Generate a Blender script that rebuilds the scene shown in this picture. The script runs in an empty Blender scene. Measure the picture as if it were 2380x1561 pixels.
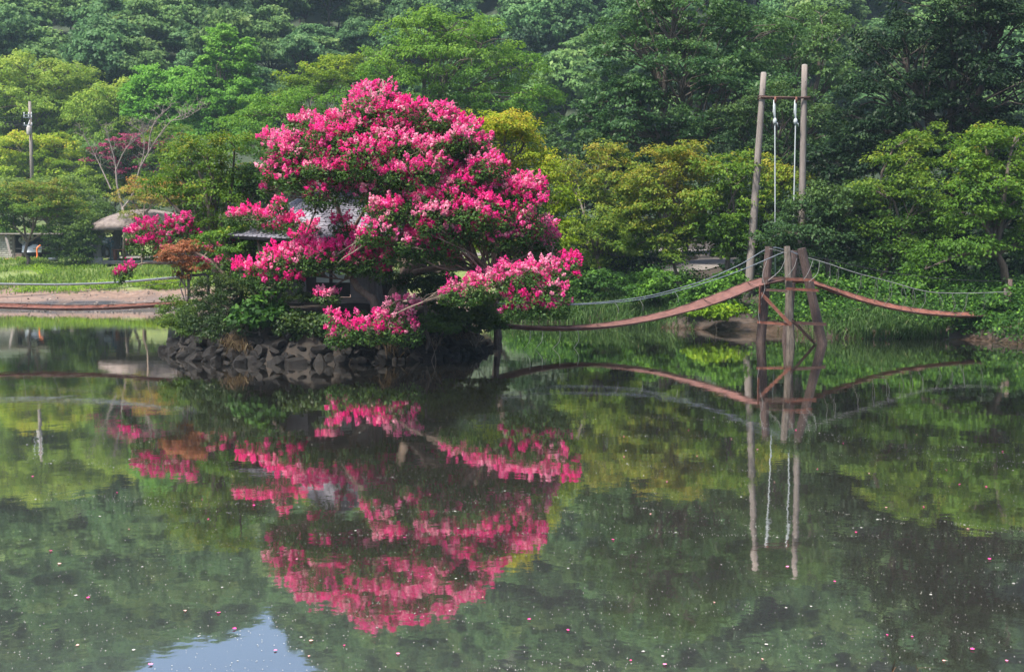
import bpy, math, random
import numpy as np
from mathutils import Vector

rng = np.random.default_rng(7)
random.seed(7)
sc = bpy.context.scene
C = sc.collection
R = math.radians

# ------------------------------------------------------------------ camera, sky, sun, exposure
F, CX, CY, HZ, CAMH = 2552.0, 1190.0, 780.5, 590.0, 3.0      # photo measured in a 2380 px wide frame
TILT = math.atan((CY - HZ) / F)
cd = bpy.data.cameras.new('camera')
cd.sensor_width = 36.0
cd.lens = 36.0 * F / 2380.0
cd.clip_start, cd.clip_end = 0.1, 3000.0
cam = bpy.data.objects.new('camera', cd)
cam.location = (0, 0, CAMH)
cam.rotation_euler = (math.pi / 2 - TILT, 0, 0)
C.objects.link(cam)
sc.camera = cam

SUN_EL, SUN_AZ = 62.0, -132.0          # azimuth from +Y (away from camera) towards +X
w = bpy.data.worlds.new('World')
sc.world = w
w.use_nodes = True
nt = w.node_tree
sky = nt.nodes.new('ShaderNodeTexSky')
sky.sky_type = 'NISHITA'
sky.sun_disc = False
sky.sun_elevation = R(SUN_EL)
sky.sun_rotation = R(SUN_AZ)
sky.air_density, sky.dust_density, sky.ozone_density = 1.0, 2.0, 1.0
nt.nodes['Background'].inputs[1].default_value = 0.09
nt.links.new(sky.outputs[0], nt.nodes['Background'].inputs[0])
sl = bpy.data.lights.new('sun', 'SUN')
sl.energy, sl.angle, sl.color = 4.4, R(11), (1.0, 0.94, 0.84)
so = bpy.data.objects.new('sun', sl)
sd = Vector((math.sin(R(SUN_AZ)) * math.cos(R(SUN_EL)), math.cos(R(SUN_AZ)) * math.cos(R(SUN_EL)), math.sin(R(SUN_EL))))
so.rotation_euler = (-sd).to_track_quat('-Z', 'Y').to_euler()
so.location = (0, 0, 200)
C.objects.link(so)
vs = sc.view_settings
vs.view_transform, vs.look, vs.gamma, vs.use_curve_mapping = 'Standard', 'None', 1.0, False
vs.exposure = 1.42
sc.render.engine = 'CYCLES'
sc.cycles.use_denoising = True
sc.cycles.max_bounces = 8
sc.cycles.diffuse_bounces = 3
sc.cycles.glossy_bounces = 3
sc.cycles.transmission_bounces = 3
sc.cycles.transparent_max_bounces = 4
sc.cycles.volume_bounces = 1
sc.cycles.caustics_reflective = False
sc.cycles.caustics_refractive = False
sc.cycles.use_adaptive_sampling = True
sc.cycles.adaptive_threshold = 0.02

# ------------------------------------------------------------------ photo pixel -> place
ct, st_ = math.cos(TILT), math.sin(TILT)
def P(px, py, Y):
    u, v = (px - CX) / F, (CY - py) / F
    k = Y / (ct + v * st_)
    return np.array((u * k, Y, CAMH + (v * ct - st_) * k))
def YW(mid):                          # distance of a point on the water seen at picture height mid
    v = (CY - mid) / F
    return -CAMH / (v * ct - st_) * (ct + v * st_)
def W(px, py):
    return P(px, py, YW(py))
def S(Y):
    return Y / F                      # metres per pixel at distance Y

# ------------------------------------------------------------------ mesh helpers
class MB:
    def __init__(s): s.v, s.f = [], []
    def add(s, vs_, fs):
        o = len(s.v); s.v += [tuple(map(float, a)) for a in vs_]; s.f += [tuple(i + o for i in f) for f in fs]; return s
    def box(s, c, d, rot=0.0, taper=1.0):
        x, y, z = [a / 2 for a in d]; cs, sn = math.cos(rot), math.sin(rot); vv = []
        for sz, t in ((-1, 1), (1, taper)):
            for sx, sy in ((-1, -1), (1, -1), (1, 1), (-1, 1)):
                a, b = sx * x * t, sy * y * t
                vv.append((c[0] + a * cs - b * sn, c[1] + a * sn + b * cs, c[2] + sz * z))
        return s.add(vv, [(0, 3, 2, 1), (4, 5, 6, 7), (0, 1, 5, 4), (1, 2, 6, 5), (2, 3, 7, 6), (3, 0, 4, 7)])
    def tube(s, pts, rad, n=8, cap=True):
        pts = [np.array(p, float) for p in pts]
        if not hasattr(rad, '__len__'): rad = [rad] * len(pts)
        vv, ff = [], []
        prev = None
        for i, p in enumerate(pts):
            t = pts[min(i + 1, len(pts) - 1)] - pts[max(i - 1, 0)]
            t /= (np.linalg.norm(t) + 1e-9)
            if prev is None:
                a = np.array((0, 1, 0)) if abs(t[1]) < 0.9 else np.array((1, 0, 0))
            else: a = prev
            a = a - t * a.dot(t); a /= (np.linalg.norm(a) + 1e-9); prev = a
            b = np.cross(t, a)
            for k in range(n):
                q = 2 * math.pi * k / n
                vv.append(p + rad[i] * (math.cos(q) * a + math.sin(q) * b))
        for i in range(len(pts) - 1):
            for k in range(n):
                ff.append((i * n + k, i * n + (k + 1) % n, (i + 1) * n + (k + 1) % n, (i + 1) * n + k))
        if cap:
            ff.append(tuple(range(n - 1, -1, -1))); m = (len(pts) - 1) * n; ff.append(tuple(range(m, m + n)))
        return s.add(vv, ff)
    def lathe(s, c, prof, n=16):      # prof: (radius, z)
        vv, ff = [], []
        for r, z in prof:
            for k in range(n):
                q = 2 * math.pi * k / n
                vv.append((c[0] + r * math.cos(q), c[1] + r * math.sin(q), c[2] + z))
        for i in range(len(prof) - 1):
            for k in range(n):
                ff.append((i * n + k, i * n + (k + 1) % n, (i + 1) * n + (k + 1) % n, (i + 1) * n + k))
        ff.append(tuple(range(n - 1, -1, -1))); m = (len(prof) - 1) * n; ff.append(tuple(range(m, m + n)))
        return s.add(vv, ff)
    def angle_bar(s, a, b, wd=0.08, th=0.012):      # steel L profile from a to b
        a, b = np.array(a, float), np.array(b, float); t = (b - a) / np.linalg.norm(b - a)
        up = np.array((0, 0, 1.0)); up = up - t * up.dot(t)
        if np.linalg.norm(up) < 1e-3: up = np.array((1.0, 0, 0))
        up /= np.linalg.norm(up); sd_ = np.cross(t, up)
        prof = [(0, 0), (wd, 0), (wd, th), (th, th), (th, wd), (0, wd)]
        vv = [p + x * sd_ + y * up for p in (a, b) for x, y in prof]
        ff = [(i, (i + 1) % 6, 6 + (i + 1) % 6, 6 + i) for i in range(6)] + [(5, 4, 3, 2, 1, 0), (6, 7, 8, 9, 10, 11)]
        return s.add(vv, ff)
    def build(s, name, mat, parent=None, smooth=False):
        me = bpy.data.meshes.new(name); me.from_pydata(s.v, [], s.f); me.update()
        if smooth: me.polygons.foreach_set('use_smooth', [True] * len(me.polygons))
        me.materials.append(mat)
        return link(name, me, parent)
def link(name, me, parent=None):
    o = bpy.data.objects.new(name, me); C.objects.link(o)
    if parent is not None: o.parent = parent
    return o
def shift(o, loc):
    return o
def thing(name, label, cat, loc=(0, 0, 0), group=None):
    o = bpy.data.objects.new(name, None); C.objects.link(o); o.location = loc; o.empty_display_size = 0.2
    o['label'] = label; o['category'] = cat
    if group: o['group'] = group
    return o
def tag(o, label=None, cat=None, group=None, kind=None):
    if label: o['label'] = label
    if cat: o['category'] = cat
    if group: o['group'] = group
    if kind: o['kind'] = kind
    return o
def quads(name, V, mat, parent=None, tint=None, org=None):
    V = np.asarray(V, np.float32)
    if org is not None: V = V - np.asarray(org, np.float32)
    n = len(V)
    me = bpy.data.meshes.new(name)
    me.vertices.add(n * 4); me.vertices.foreach_set('co', V.reshape(-1))
    me.loops.add(n * 4); me.loops.foreach_set('vertex_index', np.arange(n * 4, dtype=np.int32))
    me.polygons.add(n); me.polygons.foreach_set('loop_start', np.arange(0, n * 4, 4, dtype=np.int32))
    me.update(calc_edges=True)
    if tint is not None:
        me.attributes.new('tint', 'FLOAT', 'FACE').data.foreach_set('value', np.asarray(tint, np.float32))
    me.materials.append(mat)
    return link(name, me, parent)
def unit(a):
    return a / (np.linalg.norm(a, axis=-1, keepdims=True) + 1e-9)
def leaf_quads(c, nrm, size, asp=0.6, fold=0.12, along=None):
    N = len(c); nrm = unit(nrm)
    t = rng.normal(size=(N, 3)) if along is None else along + rng.normal(size=(N, 3)) * 0.35
    t = unit(t - nrm * (t * nrm).sum(1, keepdims=True)); b = np.cross(nrm, t)
    s = np.asarray(size).reshape(-1, 1) * np.ones((N, 1))
    tip = c + t * s * 0.5; base = c - t * s * 0.5
    l = c + b * s * asp * 0.5 + nrm * s * fold - t * s * 0.06; r = c - b * s * asp * 0.5 + nrm * s * fold - t * s * 0.06
    return np.stack([base, r, tip, l], 1)

# ------------------------------------------------------------------ materials
def new_mat(name):
    m = bpy.data.materials.new(name); m.use_nodes = True
    n = m.node_tree.nodes; b = n['Principled BSDF']
    return m, n, m.node_tree.links, b
def ramp(n, stops, interp='LINEAR'):
    r = n.new('ShaderNodeValToRGB'); cr = r.color_ramp; cr.interpolation = interp
    while len(cr.elements) > 1: cr.elements.remove(cr.elements[-1])
    cr.elements[0].position = stops[0][0]; cr.elements[0].color = (*stops[0][1], 1)
    for p, c in stops[1:]:
        e = cr.elements.new(p); e.color = (*c, 1)
    return r
def leaf_mat(name, stops, trans=0.35, rough=0.55, spec=0.3, bright=1.25, var=.14):
    m, n, L, b = new_mat(name)
    at = n.new('ShaderNodeAttribute'); at.attribute_name = 'tint'
    r = ramp(n, stops); L.new(at.outputs['Fac'], r.inputs[0])
    oi = n.new('ShaderNodeObjectInfo'); mr = n.new('ShaderNodeMapRange')
    mr.inputs[3].default_value, mr.inputs[4].default_value = 1 - var, 1 + var
    L.new(oi.outputs['Random'], mr.inputs[0])
    hs = n.new('ShaderNodeHueSaturation'); L.new(r.outputs[0], hs.inputs['Color']); L.new(mr.outputs[0], hs.inputs['Value'])
    L.new(hs.outputs[0], b.inputs['Base Color']); b.inputs['Roughness'].default_value = rough
    b.inputs['Specular IOR Level'].default_value = spec * .4
    tr = n.new('ShaderNodeBsdfTranslucent'); h2 = n.new('ShaderNodeHueSaturation')
    h2.inputs['Value'].default_value = bright; L.new(hs.outputs[0], h2.inputs['Color']); L.new(h2.outputs[0], tr.inputs[0])
    mx = n.new('ShaderNodeMixShader'); mx.inputs[0].default_value = trans
    L.new(b.outputs[0], mx.inputs[1]); L.new(tr.outputs[0], mx.inputs[2])
    L.new(mx.outputs[0], n['Material Output'].inputs[0])
    return m
def solid(name, c1, c2=None, scale=4.0, rough=0.7, bump=0.0, metallic=0.0, stretch=(1, 1, 1), detail=6, rand=0.0, spec=0.4):
    m, n, L, b = new_mat(name)
    b.inputs['Roughness'].default_value = rough; b.inputs['Metallic'].default_value = metallic
    b.inputs['Specular IOR Level'].default_value = spec
    tc = n.new('ShaderNodeNewGeometry') if rand == 0 else n.new('ShaderNodeTexCoord')
    mp = n.new('ShaderNodeMapping'); mp.inputs['Scale'].default_value = stretch
    L.new(tc.outputs['Position'] if rand == 0 else tc.outputs['Object'], mp.inputs[0])
    nz = n.new('ShaderNodeTexNoise'); nz.inputs['Scale'].default_value = scale; nz.inputs['Detail'].default_value = detail
    nz.inputs['Roughness'].default_value = 0.65
    L.new(mp.outputs[0], nz.inputs['Vector'])
    r = ramp(n, [(0.3, c1), (0.7, c2 or c1)]); L.new(nz.outputs[0], r.inputs[0])
    out = r.outputs[0]
    if rand > 0:
        oi = n.new('ShaderNodeObjectInfo'); mr = n.new('ShaderNodeMapRange')
        mr.inputs[3].default_value, mr.inputs[4].default_value = 1 - rand, 1 + rand
        L.new(oi.outputs['Random'], mr.inputs[0])
        hs = n.new('ShaderNodeHueSaturation'); L.new(out, hs.inputs['Color']); L.new(mr.outputs[0], hs.inputs['Value']); out = hs.outputs[0]
    L.new(out, b.inputs['Base Color'])
    if bump:
        bp = n.new('ShaderNodeBump'); bp.inputs['Strength'].default_value = bump; bp.inputs['Distance'].default_value = 0.03
        L.new(nz.outputs[0], bp.inputs['Height']); L.new(bp.outputs[0], b.inputs['Normal'])
    return m

M = {}
M['maple_yellow'] = leaf_mat('maple_yellow', [(0, (.032, .08, .013)), (.4, (.085, .16, .02)), (.75, (.175, .24, .026)), (1, (.30, .25, .035))], .4)
M['maple_bright'] = leaf_mat('maple_bright', [(0, (.06, .13, .012)), (.5, (.18, .28, .02)), (.85, (.33, .38, .03)), (1, (.42, .33, .04))], .47)
M['maple_green'] = leaf_mat('maple_green', [(0, (.025, .068, .010)), (.55, (.065, .14, .016)), (.9, (.13, .21, .022)), (1, (.22, .21, .03))], .38)
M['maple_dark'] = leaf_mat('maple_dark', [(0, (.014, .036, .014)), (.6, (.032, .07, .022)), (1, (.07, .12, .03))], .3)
M['zelkova'] = leaf_mat('zelkova', [(0, (.03, .095, .012)), (.5, (.09, .21, .022)), (1, (.20, .34, .04))], .42)
M['oak'] = leaf_mat('oak', [(0, (.02, .058, .02)), (.5, (.045, .105, .032)), (1, (.10, .18, .045))], .34, .45, .4)
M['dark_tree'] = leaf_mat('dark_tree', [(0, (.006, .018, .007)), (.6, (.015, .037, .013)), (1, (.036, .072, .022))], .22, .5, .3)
M['ginkgo'] = leaf_mat('ginkgo', [(0, (.05, .15, .02)), (.5, (.11, .27, .03)), (1, (.19, .36, .06))], .42)
M['pale_tree'] = leaf_mat('pale_tree', [(0, (.06, .13, .018)), (.5, (.16, .26, .032)), (1, (.30, .36, .05))], .42)
M['hill_leaf'] = leaf_mat('hill_leaf', [(0, (.03, .08, .03)), (.5, (.08, .165, .06)), (1, (.16, .26, .09))], .4, var=.35)
M['hill_leaf_light'] = leaf_mat('hill_leaf_light', [(0, (.045, .10, .03)), (.5, (.11, .20, .06)), (1, (.20, .28, .09))], .4, var=.3)
M['pine'] = leaf_mat('pine', [(0, (.012, .035, .015)), (.6, (.03, .065, .025)), (1, (.05, .10, .035))], .2)
M['red_maple'] = leaf_mat('red_maple', [(0, (.07, .06, .02)), (.5, (.22, .085, .035)), (1, (.36, .15, .08))], .4)
M['orange_tree'] = leaf_mat('orange_tree', [(0, (.09, .14, .025)), (.5, (.22, .24, .04)), (1, (.48, .20, .06))], .42)
M['myrtle_leaf'] = leaf_mat('myrtle_leaf', [(0, (.02, .055, .014)), (.6, (.055, .12, .024)), (.9, (.12, .18, .035)), (1, (.24, .15, .04))], .34, .5, .35)
M['blossom'] = leaf_mat('blossom', [(0, (.52, .010, .17)), (.45, (.80, .022, .27)), (.8, (.84, .11, .38)), (1, (.86, .40, .52))], .4, .8, .1, 1.1)
M['blossom_far'] = leaf_mat('blossom_far', [(0, (.20, .03, .08)), (.5, (.38, .06, .15)), (1, (.52, .15, .24))], .35, .7, .15, 1.1)
M['box_shrub'] = leaf_mat('box_shrub', [(0, (.012, .030, .010)), (.6, (.03, .06, .015)), (1, (.075, .11, .025))], .25, .45, .4)
M['bush'] = leaf_mat('bush', [(0, (.03, .07, .015)), (.6, (.09, .155, .03)), (1, (.19, .25, .05))], .38)
M['under'] = leaf_mat('under', [(0, (.012, .038, .010)), (.6, (.04, .105, .018)), (1, (.12, .25, .03))], .36)
M['lime'] = leaf_mat('lime', [(0, (.07, .15, .012)), (.6, (.19, .32, .02)), (1, (.36, .40, .03))], .4)
M['grass'] = leaf_mat('grass', [(0, (.05, .10, .02)), (.5, (.13, .22, .035)), (.85, (.24, .29, .06)), (1, (.30, .24, .10))], .35)
M['bank_grass'] = leaf_mat('bank_grass', [(0, (.03, .07, .02)), (.55, (.085, .165, .045)), (.9, (.17, .25, .09)), (1, (.26, .22, .12))], .38)
M['dry_grass'] = leaf_mat('dry_grass', [(0, (.05, .032, .018)), (.5, (.11, .075, .04)), (1, (.2, .16, .085))], .25)
M['bark'] = solid('bark', (.05, .038, .03), (.15, .12, .10), 6, .9, .6, stretch=(3, 3, .6))
M['bark_pale'] = solid('bark_pale', (.085, .058, .042), (.23, .175, .14), 5, .8, .4, stretch=(3, 3, .7))
M['bark_dark'] = solid('bark_dark', (.022, .018, .016), (.07, .055, .048), 6, .9, .6, stretch=(3, 3, .6))
M['bark_red'] = solid('bark_red', (.14, .05, .03), (.28, .12, .08), 6, .9, .4)
M['bark_grey'] = solid('bark_grey', (.11, .085, .075), (.25, .21, .19), 6, .9, .3)
M['post'] = solid('post', (.010, .007, .006), (.12, .08, .072), 9, .85, .8, stretch=(6, 6, .5))
M['post_grey'] = solid('post_grey', (.03, .024, .018), (.24, .20, .17), 9, .85, .8, stretch=(6, 6, .5))
M['concrete'] = solid('concrete', (.12, .10, .09), (.22, .19, .175), 3, .85, .2, stretch=(4, 4, .6))
M['concrete_light'] = solid('concrete_light', (.24, .22, .21), (.36, .34, .33), 4, .85, .1)
M['rust'] = solid('rust', (.055, .022, .016), (.20, .075, .05), 9, .85, .3)
M['rust_dark'] = solid('rust_dark', (.03, .018, .016), (.09, .045, .035), 9, .85, .3)
M['deck'] = solid('deck', (.075, .033, .029), (.15, .07, .06), 3.5, .8, .25, spec=.3)
M['deck_right'] = solid('deck_right', (.07, .028, .02), (.21, .085, .065), 5, .85, .4, spec=.2)
M['steel'] = solid('steel', (.07, .085, .11), (.14, .165, .20), 8, .5, 0, .2)
M['black_metal'] = solid('black_metal', (.008, .008, .009), (.02, .02, .022), 8, .5)
M['wire'] = solid('wire', (.16, .17, .17), (.30, .30, .29), 8, .5, 0, .3)
M['rope'] = solid('rope', (.28, .32, .34), (.42, .45, .46), 30, .8, .3)
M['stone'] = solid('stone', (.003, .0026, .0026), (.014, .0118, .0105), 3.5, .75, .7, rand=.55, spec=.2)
M['slate'] = solid('slate', (.10, .098, .122), (.19, .186, .22), 2, .6, .3, rand=.2, spec=.5)
M['mortar'] = solid('mortar', (.015, .015, .018), (.035, .032, .036), 6, .9)
M['faux_wood'] = solid('faux_wood', (.08, .074, .074), (.22, .20, .20), 3, .85, .7, stretch=(8, 8, .6))
M['hut_wall'] = solid('hut_wall', (.20, .185, .19), (.32, .30, .30), 2.5, .8, .2)
M['plank_grey'] = solid('plank_grey', (.14, .125, .115), (.34, .30, .28), 4, .85, .5, stretch=(.8, 6, 6))
M['dark_wood'] = solid('dark_wood', (.012, .010, .010), (.035, .028, .026), 5, .7)
M['thatch'] = solid('thatch', (.07, .055, .05), (.22, .18, .165), 1.6, .9, .5, stretch=(2.5, 2.5, 1))
M['white_paint'] = solid('white_paint', (.60, .62, .64), (.75, .76, .78), 6, .6)
M['plastic'] = solid('plastic', (.55, .58, .62), (.75, .77, .80), 12, .35)
M['brick'] = solid('brick', (.30, .28, .25), (.46, .43, .39), 9, .9, .2, rand=.18)
M['car_paint'] = solid('car_paint', (.010, .012, .016), (.014, .016, .02), 3, .18, 0, .3)
M['tyre'] = solid('tyre', (.012, .012, .012), (.02, .02, .02), 9, .85)
M['car_glass'] = solid('car_glass', (.02, .03, .035), (.03, .04, .045), 3, .06, spec=.8)
M['lamp_glass'] = solid('lamp_glass', (.55, .58, .6), (.7, .72, .74), 5, .15)
M['plate_green'] = solid('plate_green', (.03, .22, .14), (.04, .26, .17), 5, .5)
M['orange'] = solid('orange', (.65, .14, .03), (.75, .20, .05), 6, .5)
M['bench_wood'] = solid('bench_wood', (.14, .045, .025), (.26, .09, .05), 5, .6)
M['fan_blue'] = solid('fan_blue', (.02, .06, .09), (.03, .09, .13), 5, .4)
M['gravel'] = solid('gravel', (.03, .026, .024), (.28, .23, .2), 1.5, .9)
M['debris'] = solid('debris', (.25, .25, .23), (.55, .55, .5), 3, .7)
M['pole_wire'] = M['black_metal']
def frosted():
    m, n, L, b = new_mat('window_film')
    nz = n.new('ShaderNodeTexNoise'); nz.inputs['Scale'].default_value = 2.0
    r = ramp(n, [(.3, (.42, .56, .52)), (.7, (.60, .70, .66))]); L.new(nz.outputs[0], r.inputs[0]); L.new(r.outputs[0], b.inputs['Base Color'])
    b.inputs['Roughness'].default_value = .25
    return m
M['window_film'] = frosted()

def ground_material():
    m, n, L, b = new_mat('ground')
    g = n.new('ShaderNodeNewGeometry'); sp = n.new('ShaderNodeSeparateXYZ'); L.new(g.outputs['Position'], sp.inputs[0])
    def noise(s, d=8, st=(1, 1, 1)):
        mp = n.new('ShaderNodeMapping'); mp.inputs['Scale'].default_value = st; L.new(g.outputs['Position'], mp.inputs[0])
        z = n.new('ShaderNodeTexNoise'); z.inputs['Scale'].default_value = s; z.inputs['Detail'].default_value = d; z.inputs['Roughness'].default_value = .65
        L.new(mp.outputs[0], z.inputs[0]); return z
    def mr(o, a, b_, c=0, d=1):
        x = n.new('ShaderNodeMapRange'); x.inputs[1].default_value, x.inputs[2].default_value, x.inputs[3].default_value, x.inputs[4].default_value = a, b_, c, d
        L.new(o, x.inputs[0]); return x.outputs[0]
    def mix(f, a, c):
        x = n.new('ShaderNodeMixRGB'); L.new(f, x.inputs[0])
        for i, q in ((1, a), (2, c)):
            if isinstance(q, tuple): x.inputs[i].default_value = (*q, 1)
            else: L.new(q, x.inputs[i])
        return x.outputs[0]
    def math_(op, a, c):
        x = n.new('ShaderNodeMath'); x.operation = op
        for i, q in ((0, a), (1, c)):
            if isinstance(q, (int, float)): x.inputs[i].default_value = q
            else: L.new(q, x.inputs[i])
        return x.outputs[0]
    n1, n2, n3 = noise(.35), noise(2.6), noise(.22, 8, (.35, 2.2, 1))
    soil = ramp(n, [(.3, (.08, .048, .034)), (.5, (.15, .095, .07)), (.72, (.23, .155, .12))]); L.new(n2.outputs[0], soil.inputs[0])
    litter = ramp(n, [(.35, (.010, .008, .006)), (.7, (.045, .030, .02))]); L.new(n2.outputs[0], litter.inputs[0])
    grassc = ramp(n, [(.35, (.06, .10, .02)), (.7, (.17, .20, .05))]); L.new(n2.outputs[0], grassc.inputs[0])
    wet = ramp(n, [(.40, (.022, .021, .023)), (.5, (.07, .055, .052)), (.62, (.17, .115, .095))]); L.new(n3.outputs[0], wet.inputs[0])
    zz = math_('ADD', sp.outputs[2], mr(n1.outputs[0], .3, .7, -.35, .35))
    col = mix(mr(zz, .22, .62), wet.outputs[0], soil.outputs[0])
    left_grass = mix(mr(zz, .85, 1.15), col, grassc.outputs[0])
    rsoil = ramp(n, [(.3, (.022, .014, .010)), (.75, (.075, .05, .038))]); L.new(n2.outputs[0], rsoil.inputs[0])
    right = mix(mr(zz, .12, .5), rsoil.outputs[0], litter.outputs[0])
    fin = mix(mr(sp.outputs[0], -1.5, 1.5), left_grass, right)
    hillc = ramp(n, [(.3, (.012, .022, .010)), (.7, (.03, .05, .02))]); L.new(n1.outputs[0], hillc.inputs[0])
    fin = mix(mr(sp.outputs[2], 4.5, 7), fin, hillc.outputs[0])
    L.new(fin, b.inputs['Base Color']); b.inputs['Roughness'].default_value = .85
    L.new(mr(zz, .05, .35, .25, .9), b.inputs['Roughness'])
    bp = n.new('ShaderNodeBump'); bp.inputs['Strength'].default_value = .7; bp.inputs['Distance'].default_value = .08
    L.new(n2.outputs[0], bp.inputs['Height']); L.new(bp.outputs[0], b.inputs['Normal'])
    return m
M['ground'] = ground_material()
M['path'] = solid('path', (.10, .088, .08), (.18, .16, .15), 2.5, .9, .2)

def water_material():
    m, n, L, b = new_mat('water')
    n.remove(b)
    g = n.new('ShaderNodeNewGeometry')
    def noise(s, d, stv):
        mp = n.new('ShaderNodeMapping'); mp.inputs['Scale'].default_value = stv; L.new(g.outputs['Position'], mp.inputs[0])
        z = n.new('ShaderNodeTexNoise'); z.inputs['Scale'].default_value = s; z.inputs['Detail'].default_value = d
        L.new(mp.outputs[0], z.inputs[0]); return z
    a, c = noise(1.6, 3, (1, 1, 1)), noise(9, 2, (1, 1, 1))
    ad = n.new('ShaderNodeMath'); ad.operation = 'MULTIPLY_ADD'; L.new(c.outputs[0], ad.inputs[0]); ad.inputs[1].default_value = .12; L.new(a.outputs[0], ad.inputs[2])
    bp = n.new('ShaderNodeBump'); bp.inputs['Strength'].default_value = 1.0; bp.inputs['Distance'].default_value = .0018
    L.new(ad.outputs[0], bp.inputs['Height'])
    fr = n.new('ShaderNodeFresnel'); fr.inputs[0].default_value = 1.33; L.new(bp.outputs[0], fr.inputs[1])
    mr = n.new('ShaderNodeMapRange'); mr.inputs[1].default_value, mr.inputs[2].default_value, mr.inputs[3].default_value, mr.inputs[4].default_value = .04, .5, .54, .94
    L.new(fr.outputs[0], mr.inputs[0])
    gl = n.new('ShaderNodeBsdfGlossy'); gl.inputs['Roughness'].default_value = .028; gl.inputs[0].default_value = (.95, .93, .91, 1); L.new(bp.outputs[0], gl.inputs['Normal'])
    df = n.new('ShaderNodeBsdfDiffuse'); 
    q = noise(.5, 4, (.3, 1, 1)); r = ramp(n, [(.3, (.028, .027, .023)), (.7, (.038, .036, .031))]); L.new(q.outputs[0], r.inputs[0]); L.new(r.outputs[0], df.inputs[0])
    mx = n.new('ShaderNodeMixShader'); L.new(mr.outputs[0], mx.inputs[0]); L.new(df.outputs[0], mx.inputs[1]); L.new(gl.outputs[0], mx.inputs[2])
    L.new(mx.outputs[0], n['Material Output'].inputs[0])
    return m
M['water'] = water_material()

# ------------------------------------------------------------------ the ground: one sheet with the pond basin, the banks and the wooded hill
shore = [W(-900, 716), W(-300, 720), W(0, 722), W(200, 723), W(390, 725), W(650, 735), W(900, 742), W(1185, 748), W(1400, 752), W(1560, 762),
         W(1680, 769), W(1780, 771), W(1900, 783), W(2050, 788), W(2160, 786), W(2260, 790), W(2360, 800), W(2520, 818), W(2800, 860)]
poly = [(p[0], p[1]) for p in shore] + [(30, 12), (18, 5), (5, 4.2), (-8, 4.5), (-30, 8), (-55, 25), (-62, 45)]
POLY = np.array(poly)
def pond_distance(x, y):
    x = np.atleast_1d(np.asarray(x, float)); y = np.atleast_1d(np.asarray(y, float))
    d = np.full(x.shape, 1e9); inside = np.zeros(x.shape, bool)
    n = len(POLY)
    for i in range(n):
        x0, y0 = POLY[i]; x1, y1 = POLY[(i + 1) % n]
        dx, dy = x1 - x0, y1 - y0
        t = np.clip(((x - x0) * dx + (y - y0) * dy) / (dx * dx + dy * dy), 0, 1)
        d = np.minimum(d, np.hypot(x - x0 - t * dx, y - y0 - t * dy))
        cond = ((y0 > y) != (y1 > y)) & (x < (x1 - x0) * (y - y0) / (y1 - y0 + 1e-12) + x0)
        inside ^= cond
    return np.where(inside, -d, d)
def sstep(a, b, x):
    t = np.clip((x - a) / (b - a), 0, 1); return t * t * (3 - 2 * t)
def wob(x, y):
    return (np.sin(x * .9 + 1.3 * np.sin(y * .5)) * np.sin(y * .8 + 1.1) * .5 + np.sin(x * 2.1 + y * 1.3) * .25 + np.sin(x * .31 - y * .43) * .6)
def gz(x, y):
    x = np.asarray(x, float); y = np.asarray(y, float)
    shp = np.broadcast(x, y).shape
    X, Y = np.broadcast_to(x, shp).ravel(), np.broadcast_to(y, shp).ravel()
    d = pond_distance(X, Y)
    zl = np.interp(d, [-6, -1, 0, 3, 9, 16, 25, 60], [-1.4, -.25, 0, .22, .85, 1.6, 2.4, 3.6])
    zr = np.interp(d, [-6, -1, 0, .5, 2.5, 5, 9, 20, 60], [-1.4, -.4, 0, .3, .95, 1.45, 1.9, 2.5, 4.2])
    k = sstep(-4, 4, X)
    z = zl * (1 - k) + zr * k
    near = sstep(16, 10, Y)
    zn = np.interp(d, [-6, -1, 0, 1.5, 4, 20], [-1.4, -.4, 0, .7, 1.35, 1.5])
    z = z * (1 - near) + zn * near
    z = z + wob(X, Y) * .10 * np.clip(d / 3, 0, 1)
    H = 140 - 36 * np.exp(-((X + .255 * Y) / 40) ** 2) - 10 * np.exp(-((X + .225 * Y) / 7) ** 2) - 16 * np.exp(-((X + .043 * Y) / 9) ** 2) + 8 * np.sin(X * .021 + 1)
    t = np.clip((Y - 112 - 6 * np.sin(X * .03)) / 225, 0, None)
    hill = H * np.where(t < 1, t + .06 * np.sin(t * math.pi), 1 + .1 * np.tanh((t - 1) * 2))
    ridge = 2.2 * np.sin(X * .085 + Y * .03) * np.clip(t * 6, 0, 1)
    z = z + hill + ridge
    return z.reshape(shp)
def g1(x, y): return float(gz(np.array([x]), np.array([y]))[0])

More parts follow.
